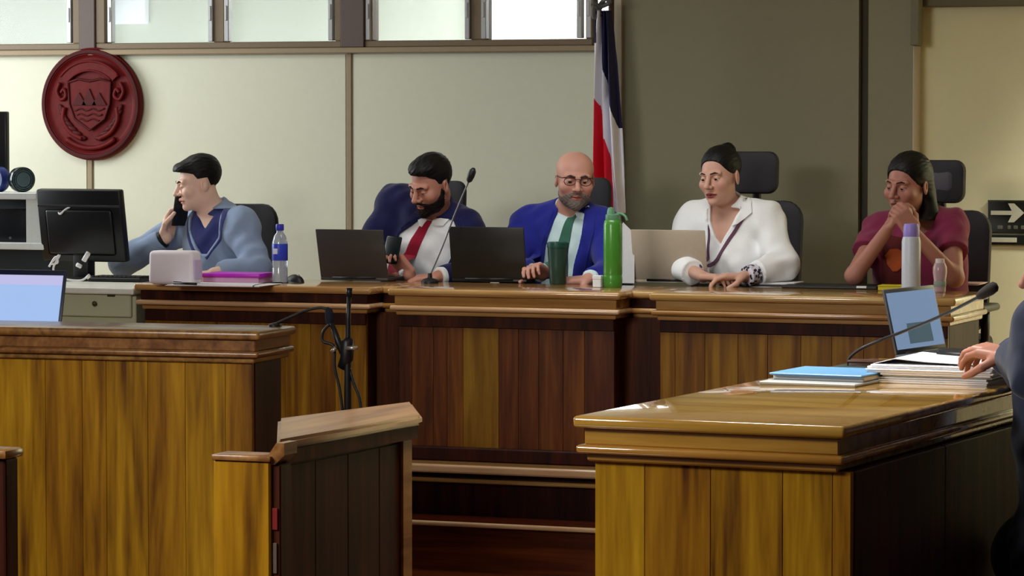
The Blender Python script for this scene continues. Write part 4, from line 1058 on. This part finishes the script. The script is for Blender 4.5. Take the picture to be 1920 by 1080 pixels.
md = o.modifiers.new('thick', 'SOLIDIFY'); md.thickness = .004
bm = bmesh.new()
for a0, pz in ((.2, 8), (2.2, 14), (4.1, 22)):
    tube(bm, spline([(fx(1128), -.02, fz(pz)), (fx(1128)+.035*math.cos(a0), -.05, fz(pz)+.020), (fx(1130)+.045*math.cos(a0), -.04, fz(pz)+.03*math.sin(a0)), (fx(1128), -.02, fz(pz)-.012)], 6), .010, 8)
ob('bow', bm, plain('grey_ribbon', S(96, 98, 98), rough=.6), F, True)

# ================================================================ on the benches
def laptop(label, loc, yaw, wd, lid, lean, mlid, screen=None, toward=1, mbase=None):
    """hinge at the local origin; the base runs to +y, the outside of the lid looks to -y"""
    t = thing('laptop', label, 'laptop', loc, yaw); mbase = mbase or mlid
    bs = ob('base', BX((-wd/2, .0, 0.002), (wd/2, .225, .016), .004, 2), mbase, t, 'auto')
    ob('keyboard', BX((-wd/2+.025, .03, .0155), (wd/2-.025, .13, .018), .001), plain('key_black', S(24, 24, 26), rough=.6), bs)
    ob('touchpad', BX((-.05, .145, .0155), (.05, .205, .0168), .001), plain('pad_grey', S(70, 70, 74), rough=.4), bs)
    Ml = Matrix.Translation((0, .004, .014)) @ Matrix.Rotation(R_(lean), 4, 'X')
    ld = ob('lid', BX((-wd/2, -.004, 0), (wd/2, .004, lid), .004, 2, Ml), mlid, t, 'auto')
    ob('hinge', tube(bmesh.new(), [(-wd*.32, .004, .014), (wd*.32, .004, .014)], .007), BLK, t, True)
    if screen: ob('screen', BX((-wd/2+.010, .004, .014), (wd/2-.010, .0052, lid-.012), 0, 1, Ml), screen, ld)
    else: ob('screen', BX((-wd/2+.010, .004, .014), (wd/2-.010, .0052, lid-.012), 0, 1, Ml), plain('screen_off', S(30, 32, 38), rough=.2), ld)
    return t
DKG = plain('dark_grey_lid', S(54, 50, 47), rough=.45); BKL = plain('near_black_lid', S(24, 23, 20), rough=.4); SIL = plain('silver_beige_lid', S(186, 172, 152), rough=.42, metal=.1)
def top(px, py): return onZ(px, py, ZT)
c_ = top(664, 527)
laptop('dark grey laptop with lid towards us, left of the bearded man', c_, 0, .300, .205, 15, DKG)
c_ = top(917, 530); laptop('black laptop between the bearded man and the bald man', c_, 0, .325, .215, 10, BKL)
c_ = top(1257, 532); laptop('silver beige laptop in front of the woman in white', c_, 0, .312, .207, 11, SIL)
# phones
t = thing('phone', 'black phone held by the bearded man looking down', 'phone', onY(735, 470, 13.0-.33), R_(-12))
Mp = Matrix.Rotation(R_(-14), 4, 'X') @ Matrix.Rotation(R_(4), 4, 'Y')
ob('case', BX((-.038, -.005, -.055), (.038, .005, .06), .006, 2, Mp), plain('phone_teal_black', S(12, 26, 28), rough=.3), t, 'auto')
ob('screen', BX((-.034, .0045, -.05), (.034, .0056, .055), 0, 1, Mp), plain('screen_off', S(30, 32, 38), rough=.2), t)
t = thing('phone', 'black phone at the face of the man in grey blue', 'phone', onY(339, 393, 13.0-.05), R_(-34))
Mp = Matrix.Rotation(R_(14), 4, 'Y')
ob('case', BX((-.006, -.036, -.072), (.006, .036, .072), .005, 2, Mp), plain('phone_black', S(22, 18, 22), rough=.3), t, 'auto')
ob('screen', BX((.0055, -.033, -.068), (.0068, .033, .068), 0, 1, Mp), plain('screen_off', S(30, 32, 38), rough=.2), t)
t = thing('phone', 'dark phone lying under the hand of the woman in white', 'phone', top(1342, 526)+np.array([0, 0, .001]), R_(20))
ob('case', BX((-.07, -.036, 0), (.07, .036, .009), .004, 2), plain('phone_black', S(22, 18, 22)), t, 'auto'); ob('screen', BX((-.066, -.032, .0085), (.066, .032, .0096)), plain('screen_off', S(30, 32, 38)), t)
# bench microphone
mb = top(806, 531); tip = onY(884, 327, mb[1]-.02)
t = thing('desk_microphone', 'thin gooseneck microphone on the bench in front of the bearded man', 'microphone', mb)
v = tip-mb
ob('base', lathe(bmesh.new(), [(.035, 0), (.035, .008), (.028, .016), (.010, .022), (.008, .04)], 24), BLK, t, 'auto')
ob('gooseneck', tube(bmesh.new(), spline([(0, 0, .03), v*.3+np.array([-.002, 0, .01]), v*.65+np.array([-.004, 0, .004]), v*.94], 6), .0035, 8), plain('grey_metal', S(120, 122, 128), rough=.35, metal=.7), t, True)
d_ = unit(v); ob('capsule', tube(bmesh.new(), [v*.93, v*.945, v*.99, v*1.0+d_*.015, v+d_*.028], [.006, .012, .015, .014, .006], 14), BLK, t, True)
# tumbler, green bottle, box
t = thing('tumbler', 'dark green tapered tumbler in front of the bald man', 'cup', top(1046, 533))
ob('cup', lathe(bmesh.new(), [(.030, 0), (.033, .004), (.039, .10), (.042, .148)], 32), plain('tumbler_green', S(38, 66, 56), rough=.35), t, 'auto')
ob('lid', lathe(bmesh.new(), [(.0435, .146), (.0445, .152), (.0435, .166), (.036, .170), (.001, .171)], 32), plain('tumbler_lid', S(26, 72, 62), rough=.35), t, 'auto')
t = thing('water_bottle', 'tall bright green bottle standing on the bench', 'bottle', top(1149, 539))
GB = plain('green_plastic', S(78, 150, 52), rough=.25, spec=.6, trans=.15); GD = plain('green_cap', S(98, 148, 112), rough=.4)
ob('body', lathe(bmesh.new(), [(.034, 0), (.037, .006), (.037, .045), (.0355, .05), (.037, .055), (.037, .245), (.033, .262), (.026, .268)], 32), GB, t, 'auto')
ob('cap', lathe(bmesh.new(), [(.028, .262), (.030, .268), (.029, .285), (.022, .288)], 28), GD, t, 'auto')
ob('spout', lathe(bmesh.new(), [(.016, .285), (.015, .300), (.011, .312), (.001, .315)], 20, c=(-.008, 0, 0)), GD, t, 'auto')
ob('handle', tube(bmesh.new(), spline([(.012, 0, .284), (.030, 0, .290), (.052, -.005, .280), (.062, -.008, .262)], 6), .0055, 8), GD, t, True)
t = thing('small_box', 'small white box at the foot of the green bottle', 'box', top(1121, 539)); ob('box', BX((-.017, -.014, 0), (.017, .014, .046), .003), plain('white_card', S(232, 235, 236), rough=.6), t)
ob('lid_flap', BX((-.018, -.0152, .032), (.018, .0152, .0475), .002), plain('white_card', S(232, 235, 236)), t)
t = thing('paper_folder', 'white folder standing upright between green bottle and silver laptop', 'folder', top(1178, 531), R_(4))
ob('sheet', prism(bmesh.new(), [(-.022, 0), (.026, 0), (.026, .20), (-.022, .245)], 'Y', -.003, .001), plain('white_paper', S(222, 222, 224), rough=.7), t)
ob('back_sheet', prism(bmesh.new(), [(-.026, 0), (.020, 0), (.020, .205), (-.026, .240)], 'Y', .006, .010), plain('white_paper', S(222, 222, 224)), t)
ob('fold', prism(bmesh.new(), [(-.026, 0), (-.021, 0), (-.021, .24), (-.026, .24)], 'Y', -.003, .010), plain('white_paper', S(222, 222, 224)), t)
# papers and folders on the bench
PAP = plain('white_paper', S(222, 222, 224), rough=.7); PNK = plain('pinkish_paper', S(232, 206, 206), rough=.7)
def sheets(name, label, cat, px, py, z, w, d, n, mat, yaw=0, th=.0025, edge=None):
    t = thing(name, label, cat, onZ(px, py, z), yaw)
    for k in range(n): ob('sheet', BX((-w/2+.004*((k*7) % 3-1), -d/2+.005*((k*5) % 3-1), k*th+.0004), (w/2+.004*((k*7) % 3-1), d/2+.005*((k*5) % 3-1), (k+1)*th), .0006), mat[k % len(mat)] if isinstance(mat, list) else mat, t)
    return t
sheets('paper_sheets', 'loose white sheets on the left end of the bench top', 'papers', 420, 535, ZT, .40, .22, 2, [PNK, PAP], R_(3))
t = thing('pen', 'black pen on the loose sheets', 'pen', onZ(352, 534, ZT+.006)+np.array([0, -.02, 0]), R_(-12)); ob('barrel', tube(bmesh.new(), [(-.06, 0, .006), (.055, 0, .006)], .005), BLK, t, True); ob('clip', BX((-.06, -.002, .010), (-.02, .002, .0125)), BLK, t)
MAG = plain('magenta_plastic', S(190, 32, 205), rough=.35); LIL = plain('lilac_paper', S(226, 176, 226), rough=.6)
t = thing('ring_binder', 'magenta folder lying on pale papers beside the water bottle', 'folder', onZ(448, 529, ZT), R_(3))
ob('papers', BX((-.125, -.08, 0), (.118, .10, .022), .002), LIL, t)
ob('cover', BX((-.130, -.085, .022), (.122, .105, .038), .005, 2), MAG, t, 'auto'); ob('spine', BX((.114, -.083, .020), (.1235, .107, .039), .003, 2), MAG, t, 'auto')
t = thing('tissue_pack', 'pale pink soft paper pack in front of the man on the phone', 'pack', onZ(328, 533, ZT))
PKM = plain('pale_pink_wrap', S(255, 240, 250), rough=.55, bump=.2, bscale=14)
bm = BX((-.10, -.045, 0), (.10, .05, .135), .018, 3)
for v_ in bm.verts:
    v_.co.x *= 1-.06*(v_.co.z/.135); v_.co.y += .01*math.sin(30*v_.co.x)*v_.co.z/.135
ob('pack', bm, PKM, t, 'auto'); ob('side_fold', BX((.090, -.03, .02), (.104, .04, .10), .006, 2), plain('lilac_fold', S(206, 186, 220), rough=.5), t, 'auto')
# water bottle with blue cap
t = thing('water_bottle', 'clear water bottle with blue cap and blue label', 'bottle', top(525, 531))
CLR = plain('clear_bottle', S(206, 216, 226), rough=.12, trans=.55, spec=.6)
ob('body', lathe(bmesh.new(), [(.026, 0), (.031, .006), (.031, .06), (.029, .066), (.031, .072), (.031, .165), (.024, .190), (.014, .204), (.013, .214)], 28), CLR, t, 'auto')
ob('label', lathe(bmesh.new(), [(.0315, .092), (.032, .093), (.032, .158), (.0315, .159)], 28), plain('blue_label', S(46, 66, 190), rough=.4), t, 'auto')
ob('label_mark', BX((-.016, -.0335, .118), (.004, -.0305, .140), .001), plain('label_white', S(220, 225, 240)), t)
ob('cap', lathe(bmesh.new(), [(.0155, .212), (.0165, .215), (.0165, .234), (.0145, .238), (.001, .2385)], 24), plain('blue_cap', S(52, 50, 178), rough=.4), t, 'auto')
t = thing('computer_mouse', 'small black mouse right of the water bottle', 'mouse', top(553, 530), R_(60))
bm = bmesh.new(); bmesh.ops.create_uvsphere(bm, u_segments=20, v_segments=12, radius=1); bmesh.ops.transform(bm, matrix=Matrix.Diagonal((.03, .05, .034, 1)), verts=bm.verts)
bmesh.ops.bisect_plane(bm, geom=bm.verts[:]+bm.edges[:]+bm.faces[:], plane_co=(0, 0, 0), plane_no=(0, 0, -1), clear_outer=True); ob('shell', bm, BLK, t, True)
ob('wheel', BX((-.003, -.03, .025), (.003, -.012, .034), .002), plain('grey_metal', S(120, 122, 128)), t)
o = ob('cable', tube(bmesh.new(), spline([top(540, 531)+np.array([0, 0, .004]), top(505, 533)+np.array([0, 0, .004]), top(478, 537)+np.array([0, 0, .004]), top(474, 541)+np.array([0, -.0, .003])], 8), .003, 6), BLK); tag(o, 'thin black cable from the mouse across the bench top', 'cable')
# right part of the bench
t = thing('document_folder', 'open dark folder with papers under the hands of the woman in white', 'folder', onZ(1420, 535, ZT), R_(3))
ob('cover', BX((-.14, -.07, 0), (.15, .12, .006), .002), BLK, t); ob('papers', BX((-.13, -.065, .006), (.165, .11, .014), .002), PAP, t)
t = thing('document_folder', 'closed flat black folder right of the woman in white', 'folder', onZ(1562, 540, ZT), R_(2))
ob('cover', BX((-.19, -.07, 0), (.19, .13, .012), .003), BLK, t); ob('label_tab', BX((.11, -.074, .004), (.15, -.066, .013), .001), PAP, t)
t = thing('notepad', 'yellow notepad beside the lavender capped bottle', 'notepad', top(1676, 544), R_(5))
YLW = plain('yellow_card', S(204, 188, 34), rough=.5); ob('pad', BX((-.055, -.04, 0), (.06, .05, .016), .002), YLW, t); ob('cover', BX((-.056, -.042, .016), (.061, .051, .020), .001), YLW, t)
t = thing('water_bottle', 'white bottle with lavender cap in front of the woman in maroon', 'bottle', top(1708, 549))
ob('body', lathe(bmesh.new(), [(.032, 0), (.036, .005), (.036, .195), (.032, .212), (.024, .218)], 32), plain('white_steel', S(198, 204, 216), rough=.35), t, 'auto')
ob('cap', lathe(bmesh.new(), [(.030, .214), (.031, .218), (.030, .250), (.026, .262), (.001, .264)], 28), plain('lavender_plastic', S(150, 134, 214), rough=.4), t, 'auto')
t = thing('small_bottle', 'small pale pink bottle right of the white bottle', 'bottle', top(1762, 548))
PB = plain('pinkish_clear', S(214, 186, 198), rough=.2, trans=.3)
ob('body', lathe(bmesh.new(), [(.020, 0), (.023, .004), (.022, .04), (.027, .075), (.027, .095), (.020, .112)], 24), PB, t, 'auto')
ob('label', lathe(bmesh.new(), [(.0235, .022), (.0240, .023), (.0235, .042), (.0225, .043)], 24), plain('grey_green_label', S(150, 170, 160)), t, 'auto')
ob('cap', lathe(bmesh.new(), [(.017, .110), (.018, .113), (.017, .128), (.001, .129)], 20), plain('white_cap', S(226, 218, 222), rough=.4), t, 'auto')
sheets('paper_sheets', 'pinkish sheets at the right end of the bench', 'papers', 1806, 533, ZT, .16, .16, 3, PNK, R_(2))

# ================================================================ on the clerk's desk, left
hz = hz_clerk
def ct(px, py): return onZ(px, py, hz)
# monitor seen from behind
mc = ct(132, 527)+np.array([0, .10, 0])
t = thing('monitor', 'black computer monitor seen from behind on the clerk desk', 'monitor', mc, R_(-6))
yM = mc[1]; a_ = onY(80, 488, yM); b_ = onY(246, 484, yM); wd = (b_-a_)[0]; z0 = a_[2]-hz; z1 = ZY(150, 354, yM)-hz
cx = (a_[0]+b_[0])/2-mc[0]
Mm = Matrix.Translation((cx, 0, z0)) @ Matrix.Rotation(R_(9), 4, 'X')
ob('housing', BX((-wd/2, -.02, 0), (wd/2, .02, (z1-z0)*1.01), .008, 2, Mm), plain('monitor_black', S(14, 14, 17), rough=.35), t, 'auto')
ob('back_bulge', BX((-wd*.40, -.030, .03), (wd*.40, -.015, (z1-z0)*.74), .012, 3, Mm), plain('monitor_black', S(14, 14, 17)), t, 'auto')
ob('reflection_stripe', BX((-wd*.49, -.0225, (z1-z0)*.77), (wd*.49, -.019, (z1-z0)*.80), .001, 1, Mm), plain('monitor_reflection_grey', S(52, 52, 58), rough=.3), t)  # grey strip painted as a reflection across the monitor back
ob('screen', BX((-wd*.48, .0195, .015), (wd*.48, .0215, (z1-z0)*.97), 0, 1, Mm), plain('screen_off', S(30, 32, 38)), t)
ob('neck', BX((-.04+cx*.5, -.03, .01), (.04+cx*.5, .03, z0+.08), .012, 2), BLK, t, 'auto'); ob('foot', lathe(bmesh.new(), [(.13, 0), (.13, .006), (.11, .012), (.04, .016)], 32, c=(cx*.5, .0, 0)), BLK, t, 'auto')
ob('cable_tie', tube(bmesh.new(), spline([np.array([cx-.105, -.055, z0+.215]), np.array([cx-.09, -.062, z0+.20]), np.array([cx-.065, -.058, z0+.218]), np.array([cx-.04, -.052, z0+.232])], 5), .005, 7), plain('white_plastic', S(226, 226, 228), rough=.4), t, True)
t = thing('cable_tangle', 'white cables and plugs behind the monitor foot', 'cable', ct(140, 531), kind=None)
WP = plain('white_plastic', S(226, 226, 228))
def cl(px, py, dy=0): return onY(px, py, ct(140, 531)[1]+dy)-ct(140, 531)
ob('plug', tube(bmesh.new(), [cl(157, 489), cl(166, 474)], .011, 8), WP, t, True); ob('plug', tube(bmesh.new(), [cl(144, 496), cl(152, 500)], .009, 8), WP, t, True); ob('plug', tube(bmesh.new(), [cl(163, 521), cl(168, 516)], .008, 8), WP, t, True)
ob('cable', tube(bmesh.new(), spline([cl(92, 500), cl(104, 482), cl(108, 492), cl(96, 494), cl(112, 478), cl(100, 505), cl(120, 522), cl(150, 526), cl(166, 518)], 6), .0045, 7), WP, t, True)
t = thing('keyboard', 'black keyboard on the clerk desk beside the pink pack', 'keyboard', ct(226, 528), R_(2))
ob('case', BX((-.13, -.05, 0), (.115, .09, .018), .004), BLK, t); 
for r_ in range(4):
    for k_ in range(11): ob('key', BX((-.122+k_*.0212, -.04+r_*.030, .018), (-.104+k_*.0212, -.015+r_*.030, .024), .002), plain('key_black', S(24, 24, 26)), t)
# white open cabinet with rolls of tape on top
wc_ = ct(40, 527)+np.array([0, .17, 0]); yC = wc_[1]
t = thing('open_cabinet', 'white open shelf cabinet holding a black device, left of the monitor', 'cabinet', (XY(-40, yC), yC, hz))
cxl = lambda px: XY(px, yC)-XY(-40, yC)
cz = lambda py: ZY(40, py, yC)-hz
WC = plain('white_cabinet', S(214, 220, 220), rough=.45)
ob('top', BX((-.05, -.01, cz(374)), (cxl(72), .26, cz(361)), .004), WC, t); ob('side', prism(bmesh.new(), [(cxl(50), cz(374)), (cxl(74), cz(374)), (cxl(84), cz(456)), (cxl(50), cz(456))], 'Y', 0, .25), WC, t)
ob('bottom', BX((-.05, -.008, cz(468)), (cxl(85), .26, cz(455)), .004), WC, t); ob('back', BX((-.05, .235, cz(456)), (cxl(52), .25, cz(373))), plain('cabinet_inside', S(44, 50, 56), rough=.6), t)
ob('drawer_base', BX((-.05, .02, 0), (cxl(92), .25, cz(468)), .004), plain('dark_grey_base', S(30, 36, 40), rough=.5), t)
t2 = thing('black_device', 'black device inside the white open cabinet', 'device', (XY(14, yC), yC+.04, hz+cz(455)))
dw = XY(48, yC)-XY(14, yC); ob('case', BX((-dw-.1, 0, 0), (dw, .18, cz(394)-cz(455)), .006, 2), plain('device_black', S(20, 22, 28), rough=.35), t2, 'auto')
ob('knob', lathe(bmesh.new(), [(.006, 0), (.006, .006), (.001, .007)], 12, M=Matrix.Translation((-.004, .0, .018)) @ Matrix.Rotation(R_(90), 4, 'X')), plain('grey_metal', S(120, 122, 128)), t2, 'auto')
zc_ = hz+cz(361)
def roll(label, px, yaw, mout, mring, r=.054, w_=.05):
    c = XY(px, yC+.08); t = thing('tape_roll', label, 'tape roll', (c, yC+.08, zc_), R_(yaw))
    Mr = Matrix.Translation((0, w_/2, r)) @ Matrix.Rotation(R_(90), 4, 'X')
    ob('tape', lathe(bmesh.new(), [(r*.58, 0), (r*.96, 0), (r, .004), (r, w_-.004), (r*.96, w_), (r*.58, w_)], 36, M=Mr), mout, t, 'auto')
    ob('core', lathe(bmesh.new(), [(r*.40, -.001), (r*.58, -.001), (r*.58, w_+.001), (r*.40, w_+.001)], 30, M=Mr), mring, t, 'auto')
    for k in (.68, .84): ob('ring', lathe(bmesh.new(), [(r*k, w_), (r*k, w_+.0012), (r*(k+.05), w_+.0012), (r*(k+.05), w_)], 36, M=Mr), mring, t)
roll('blue tape roll with pale rings at the left frame edge', -3, -15, plain('tape_blue', S(34, 52, 132), rough=.4), plain('tape_pale', S(186, 200, 232), rough=.5))
roll('dark glossy tape roll on the white cabinet', 42, 48, plain('tape_dark', S(30, 40, 42), rough=.2), plain('tape_grey', S(92, 112, 118), rough=.3))
yS = yC+.22; sx0 = XY(-130, yS); t = thing('display_panel', 'black upright display panel cut by the left frame edge', 'screen', (sx0, yS, zc_))
sw_ = XY(13, yS)-sx0; ob('housing', BX((0, 0, .03), (sw_, .035, ZY(5, 209, yS)-zc_), .006, 2), plain('monitor_black', S(14, 14, 17)), t, 'auto'); ob('foot', BX((sw_*.3, -.05, 0), (sw_*.8, .04, .03), .004), BLK, t)

# ================================================================ left foreground: laptop behind the counter, microphones
zl = .86; lp = onZ(60, 640, zl)
lw = bpy.data.objects
yl = LD.location.y+.62
t = thing('side_table', 'plain wooden table behind the counter, carrying a lit laptop', 'table', (XY(40, yl), yl, 0))
ob('tabletop', BX((-.6, -.16, zl-.03), (.30, .32, zl), .004), W_RAIL, t)
for sx_ in (-.55, .25):
    for sy_ in (-.12, .28): ob('leg', BX((sx_-.025, sy_-.025, 0), (sx_+.025, sy_+.025, zl-.03)), W_DARK, t)
SCR, nt, b = newmat('lit_screen')
tcn = nt.nodes.new('ShaderNodeTexCoord'); sep = nt.nodes.new('ShaderNodeSeparateXYZ'); nt.links.new(tcn.outputs['Generated'], sep.inputs[0])
cr = nt.nodes.new('ShaderNodeValToRGB'); cr.color_ramp.interpolation = 'CONSTANT'; e = cr.color_ramp.elements
e[0].color = S(150, 176, 226); e[0].position = 0; e[1].position = .87; e[1].color = S(196, 196, 240); x_ = e.new(.10); x_.color = S(168, 198, 246)
nt.links.new(sep.outputs['Z'], cr.inputs[0]); nt.links.new(cr.outputs[0], b.inputs['Emission Color']); b.inputs['Emission Strength'].default_value = .92; b.inputs['Base Color'].default_value = (.02, .02, .02, 1); b.inputs['Roughness'].default_value = .3
ym = yl+.12; ra = onY(108, 590, ym); zt_ = ZY(60, 508, ym)
t = thing('laptop', 'dark blue laptop with lit screen facing us at left', 'laptop', (ra[0]-.17, ym, zl), R_(0))
NB = plain('navy_bezel', S(22, 30, 62), rough=.4)
ob('base', BX((-.17, -.22, .001), (.17, .0, .016), .004, 2), NB, t, 'auto')
hl = zt_-zl-.014; Ml = Matrix.Translation((0, 0, .014)) @ Matrix.Rotation(R_(-14), 4, 'X'); hl /= math.cos(R_(14))
ld = ob('lid', BX((-.17, -.004, 0), (.17, .004, hl), .004, 2, Ml), NB, t, 'auto'); ob('screen', BX((-.158, -.0056, .012), (.158, -.0038, hl-.020), 0, 1, Ml), SCR, ld)
ob('keyboard', BX((-.145, -.12, .0155), (.145, -.03, .018), .001), plain('key_black', S(24, 24, 26)), t)
# gooseneck on the counter
gb = onZ(516, 612, 1.03); gy = gb[1]
t = thing('desk_microphone', 'gooseneck microphone arching right from the corner of the counter', 'microphone', gb)
g = lambda px, py: onY(px, py, gy)-gb
ob('base', lathe(bmesh.new(), [(.022, 0), (.022, .006), (.010, .012)], 20), BLK, t, 'auto')
ob('gooseneck', tube(bmesh.new(), spline([(0, 0, .008), g(546, 594), g(572, 583), g(600, 577), g(614, 580)], 7), .0045, 8), BLK, t, True)
ob('capsule', tube(bmesh.new(), [g(612, 578), g(616, 582), g(618, 592), g(619, 606), g(618, 612)], [.006, .013, .015, .014, .006], 14), plain('foam_blue_black', S(20, 26, 40), rough=.9), t, True)
# floor stand behind the partition
ms = onY(651, 660, 10.0); t = thing('microphone_stand', 'black microphone stand with silver clutch behind the partition', 'stand', (ms[0], 10.0, 0))
m_ = lambda px, py, dy=0: onY(px, py, 10.0+dy)-np.array([ms[0], 10.0, 0])
ob('pole', tube(bmesh.new(), [(0, 0, .05), m_(652, 690)*np.array([1, 1, 1]), m_(653, 600), m_(655, 548)], [.012, .012, .008, .007], 12), BLK, t, True)
ob('upper_joint', tube(bmesh.new(), [m_(655, 556), m_(655, 540)], .010, 12), BLK, t, True)
ob('clutch', tube(bmesh.new(), [m_(640, 690), m_(650, 672), m_(652, 640), m_(650, 634)], [.014, .022, .022, .014], 12), BLK, t, True)
SV = plain('silver_knob', S(176, 170, 160), rough=.3, metal=.7)
ob('knob', tube(bmesh.new(), [m_(648, 653, -.02), m_(670, 652, -.02)], .007, 10), SV, t, True); ob('knob', tube(bmesh.new(), [m_(622, 660, -.02), m_(630, 652, -.02)], .007, 10), SV, t, True)
ob('boom', tube(bmesh.new(), [m_(648, 672), m_(634, 640), m_(622, 606)], [.013, .011, .008], 10), BLK, t, True)
ob('cable', tube(bmesh.new(), spline([m_(618, 608), m_(606, 622), m_(606, 640), m_(626, 650), m_(628, 690), m_(638, 735), m_(644, 800), m_(648, 960)], 7), .005, 7), BLK, t, True)
ob('cable', tube(bmesh.new(), spline([m_(655, 690), m_(664, 720), m_(676, 756), m_(680, 830)], 6), .005, 7), BLK, t, True)
for k in range(3):
    a = 2*math.pi*k/3+.5; ob('leg', tube(bmesh.new(), [(0, 0, .10), (.24*math.cos(a), .24*math.sin(a), .012)], .010), BLK, t, True)

# ================================================================ right desk: laptop, papers, folder, microphone
zr = 1.035
def rt(px, py): return onZ(px, py, zr)
BLF = plain('blue_folder', S(84, 132, 172), rough=.4); GYF = plain('grey_card', S(150, 152, 150), rough=.5)
t = thing('document_folder', 'pale blue folder on grey folder near the back of the right desk', 'folder', rt(1566, 714), R_(-5))
ob('lower_cover', BX((-.135, -.19, 0), (.125, .06, .008), .002), GYF, t); ob('papers', BX((-.128, -.11, .008), (.118, .12, .020), .002), PAP, t); ob('upper_cover', BX((-.132, -.13, .020), (.120, .125, .026), .002), BLF, t)
# stack of papers
t = thing('paper_stack', 'thick stack of white papers on the right desk', 'papers', rt(1784, 714), R_(-2))
rs = random.Random(4)
for k in range(9):
    dx, dy = rs.uniform(-.008, .008), rs.uniform(-.01, .01); w2 = .155 if k < 5 else .165
    ob('sheaf', BX((-w2+dx+(-.02 if k > 4 else 0), -.13+dy, k*.0052), (w2-.02+dx, .16+dy, (k+1)*.0052-.0006), .0012), PAP, t)
bm = prism(bmesh.new(), [(-.175, .0465), (-.12, .060), (-.04, .054), (.08, .050), (.14, .0468), (.14, .047), (.08, .0515), (-.04, .056), (-.12, .0625), (-.178, .0475)], 'Y', -.11, .15); ob('curled_sheet', bm, PAP, t)
t = thing('pen', 'black pen lying on the thick paper stack', 'pen', rt(1784, 714)+np.array([-.01, .10, .0645]), R_(-6)); ob('barrel', tube(bmesh.new(), [(-.055, 0, .0), (.07, .0, -.006)], .0045), BLK, t, True); ob('clip', BX((-.05, -.002, .004), (-.02, .002, .006)), BLK, t)
t = thing('paper_stack', 'second smaller pile of papers right of the thick stack', 'papers', rt(1890, 706), R_(-12))
for k in range(5): ob('sheaf', BX((-.085+.004*(k % 3), -.10, k*.006), (.075+.003*(k % 2), .12, k*.006+.0054), .0012), PAP, t)
o = ob('cable', tube(bmesh.new(), spline([rt(1872, 712)+np.array([0, 0, .036]), rt(1884, 706)+np.array([0, 0, .05]), rt(1896, 709)+np.array([0, 0, .04]), rt(1888, 716)+np.array([0, 0, .036])], 6), .006, 8), plain('purple_grey_cable', S(70, 60, 84), rough=.5)); tag(o, 'coiled dark cable on the smaller paper pile', 'cable')
# dark case
t = thing('leather_case', 'dark brown case behind the papers on the right desk', 'case', rt(1636, 699), R_(6))
ob('body', BX((-.06, -.04, 0), (.055, .05, .032), .008, 2), plain('brown_leather', S(62, 36, 28), rough=.45), t, 'auto'); ob('flap', BX((-.062, -.042, .028), (.057, .01, .036), .004, 2), plain('brown_leather', S(62, 36, 28)), t, 'auto')
# laptop, parallel to the long side of the desk
lb = rt(1690, 676); yaw = R_(90)+RDY+R_(-1)
# local +y (base) must point to the desk's +x: yaw -90
t = laptop('laptop with bluish screen turned sideways on the right desk', (0, 0, 0), 0, .345, .188, 13, plain('laptop_grey_bezel', S(60, 62, 66), rough=.4))
t.rotation_euler = (0, 0, R_(-96)+RDY); ax = np.array([-math.sin(RDY), math.cos(RDY), 0])
t.location = Vector(lb+ax*.165)
SC2, nt, b = newmat('lit_screen_desktop')
tcn = nt.nodes.new('ShaderNodeTexCoord'); sep = nt.nodes.new('ShaderNodeSeparateXYZ'); nt.links.new(tcn.outputs['Generated'], sep.inputs[0])
def win(a_, b_, src):
    g1 = nt.nodes.new('ShaderNodeMath'); g1.operation = 'GREATER_THAN'; g1.inputs[1].default_value = a_; g2 = nt.nodes.new('ShaderNodeMath'); g2.operation = 'LESS_THAN'; g2.inputs[1].default_value = b_
    nt.links.new(sep.outputs[src], g1.inputs[0]); nt.links.new(sep.outputs[src], g2.inputs[0]); mm = nt.nodes.new('ShaderNodeMath'); mm.operation = 'MULTIPLY'
    nt.links.new(g1.outputs[0], mm.inputs[0]); nt.links.new(g2.outputs[0], mm.inputs[1]); return mm
w1, w2 = win(.22, .72, 'X'), win(.08, .44, 'Z'); mm = nt.nodes.new('ShaderNodeMath'); mm.operation = 'MULTIPLY'; nt.links.new(w1.outputs[0], mm.inputs[0]); nt.links.new(w2.outputs[0], mm.inputs[1])
mx = nt.nodes.new('ShaderNodeMix'); mx.data_type = 'RGBA'; mx.inputs['A'].default_value = S(112, 138, 172); mx.inputs['B'].default_value = S(58, 84, 98); nt.links.new(mm.outputs[0], mx.inputs['Factor'])
nt.links.new(mx.outputs['Result'], b.inputs['Emission Color']); b.inputs['Emission Strength'].default_value = .9; b.inputs['Base Color'].default_value = (.02, .02, .02, 1); b.inputs['Roughness'].default_value = .25
for lid in t.children:
    if lid.name.startswith('lid'):
        lid.children[0].data.materials.clear(); lid.children[0].data.materials.append(SC2)
# gooseneck microphone
gb = rt(1598, 700); gy = gb[1]
t = thing('desk_microphone', 'long gooseneck microphone on the right desk crossing the laptop screen', 'microphone', gb)
g = lambda px, py, dy=0: onY(px, py, gy+dy)-gb
ob('base', BX((-.05, -.05, 0), (.05, .06, .02), .008, 2), plain('mic_base_dark', S(24, 34, 32), rough=.5), t, 'auto')
ob('gooseneck', tube(bmesh.new(), spline([(-.01, 0, .018), g(1592, 672), g(1612, 655), g(1650, 638), g(1690, 623, -.05), g(1740, 603, -.1), g(1790, 580, -.14), g(1836, 556, -.18)], 7), .0042, 8), BLK, t, True)
ob('capsule', tube(bmesh.new(), [g(1832, 558, -.18), g(1840, 553, -.18), g(1856, 543, -.18), g(1866, 537, -.18), g(1870, 535, -.18)], [.006, .013, .016, .014, .007], 14), plain('foam_brown_black', S(30, 24, 20), rough=.9), t, True)
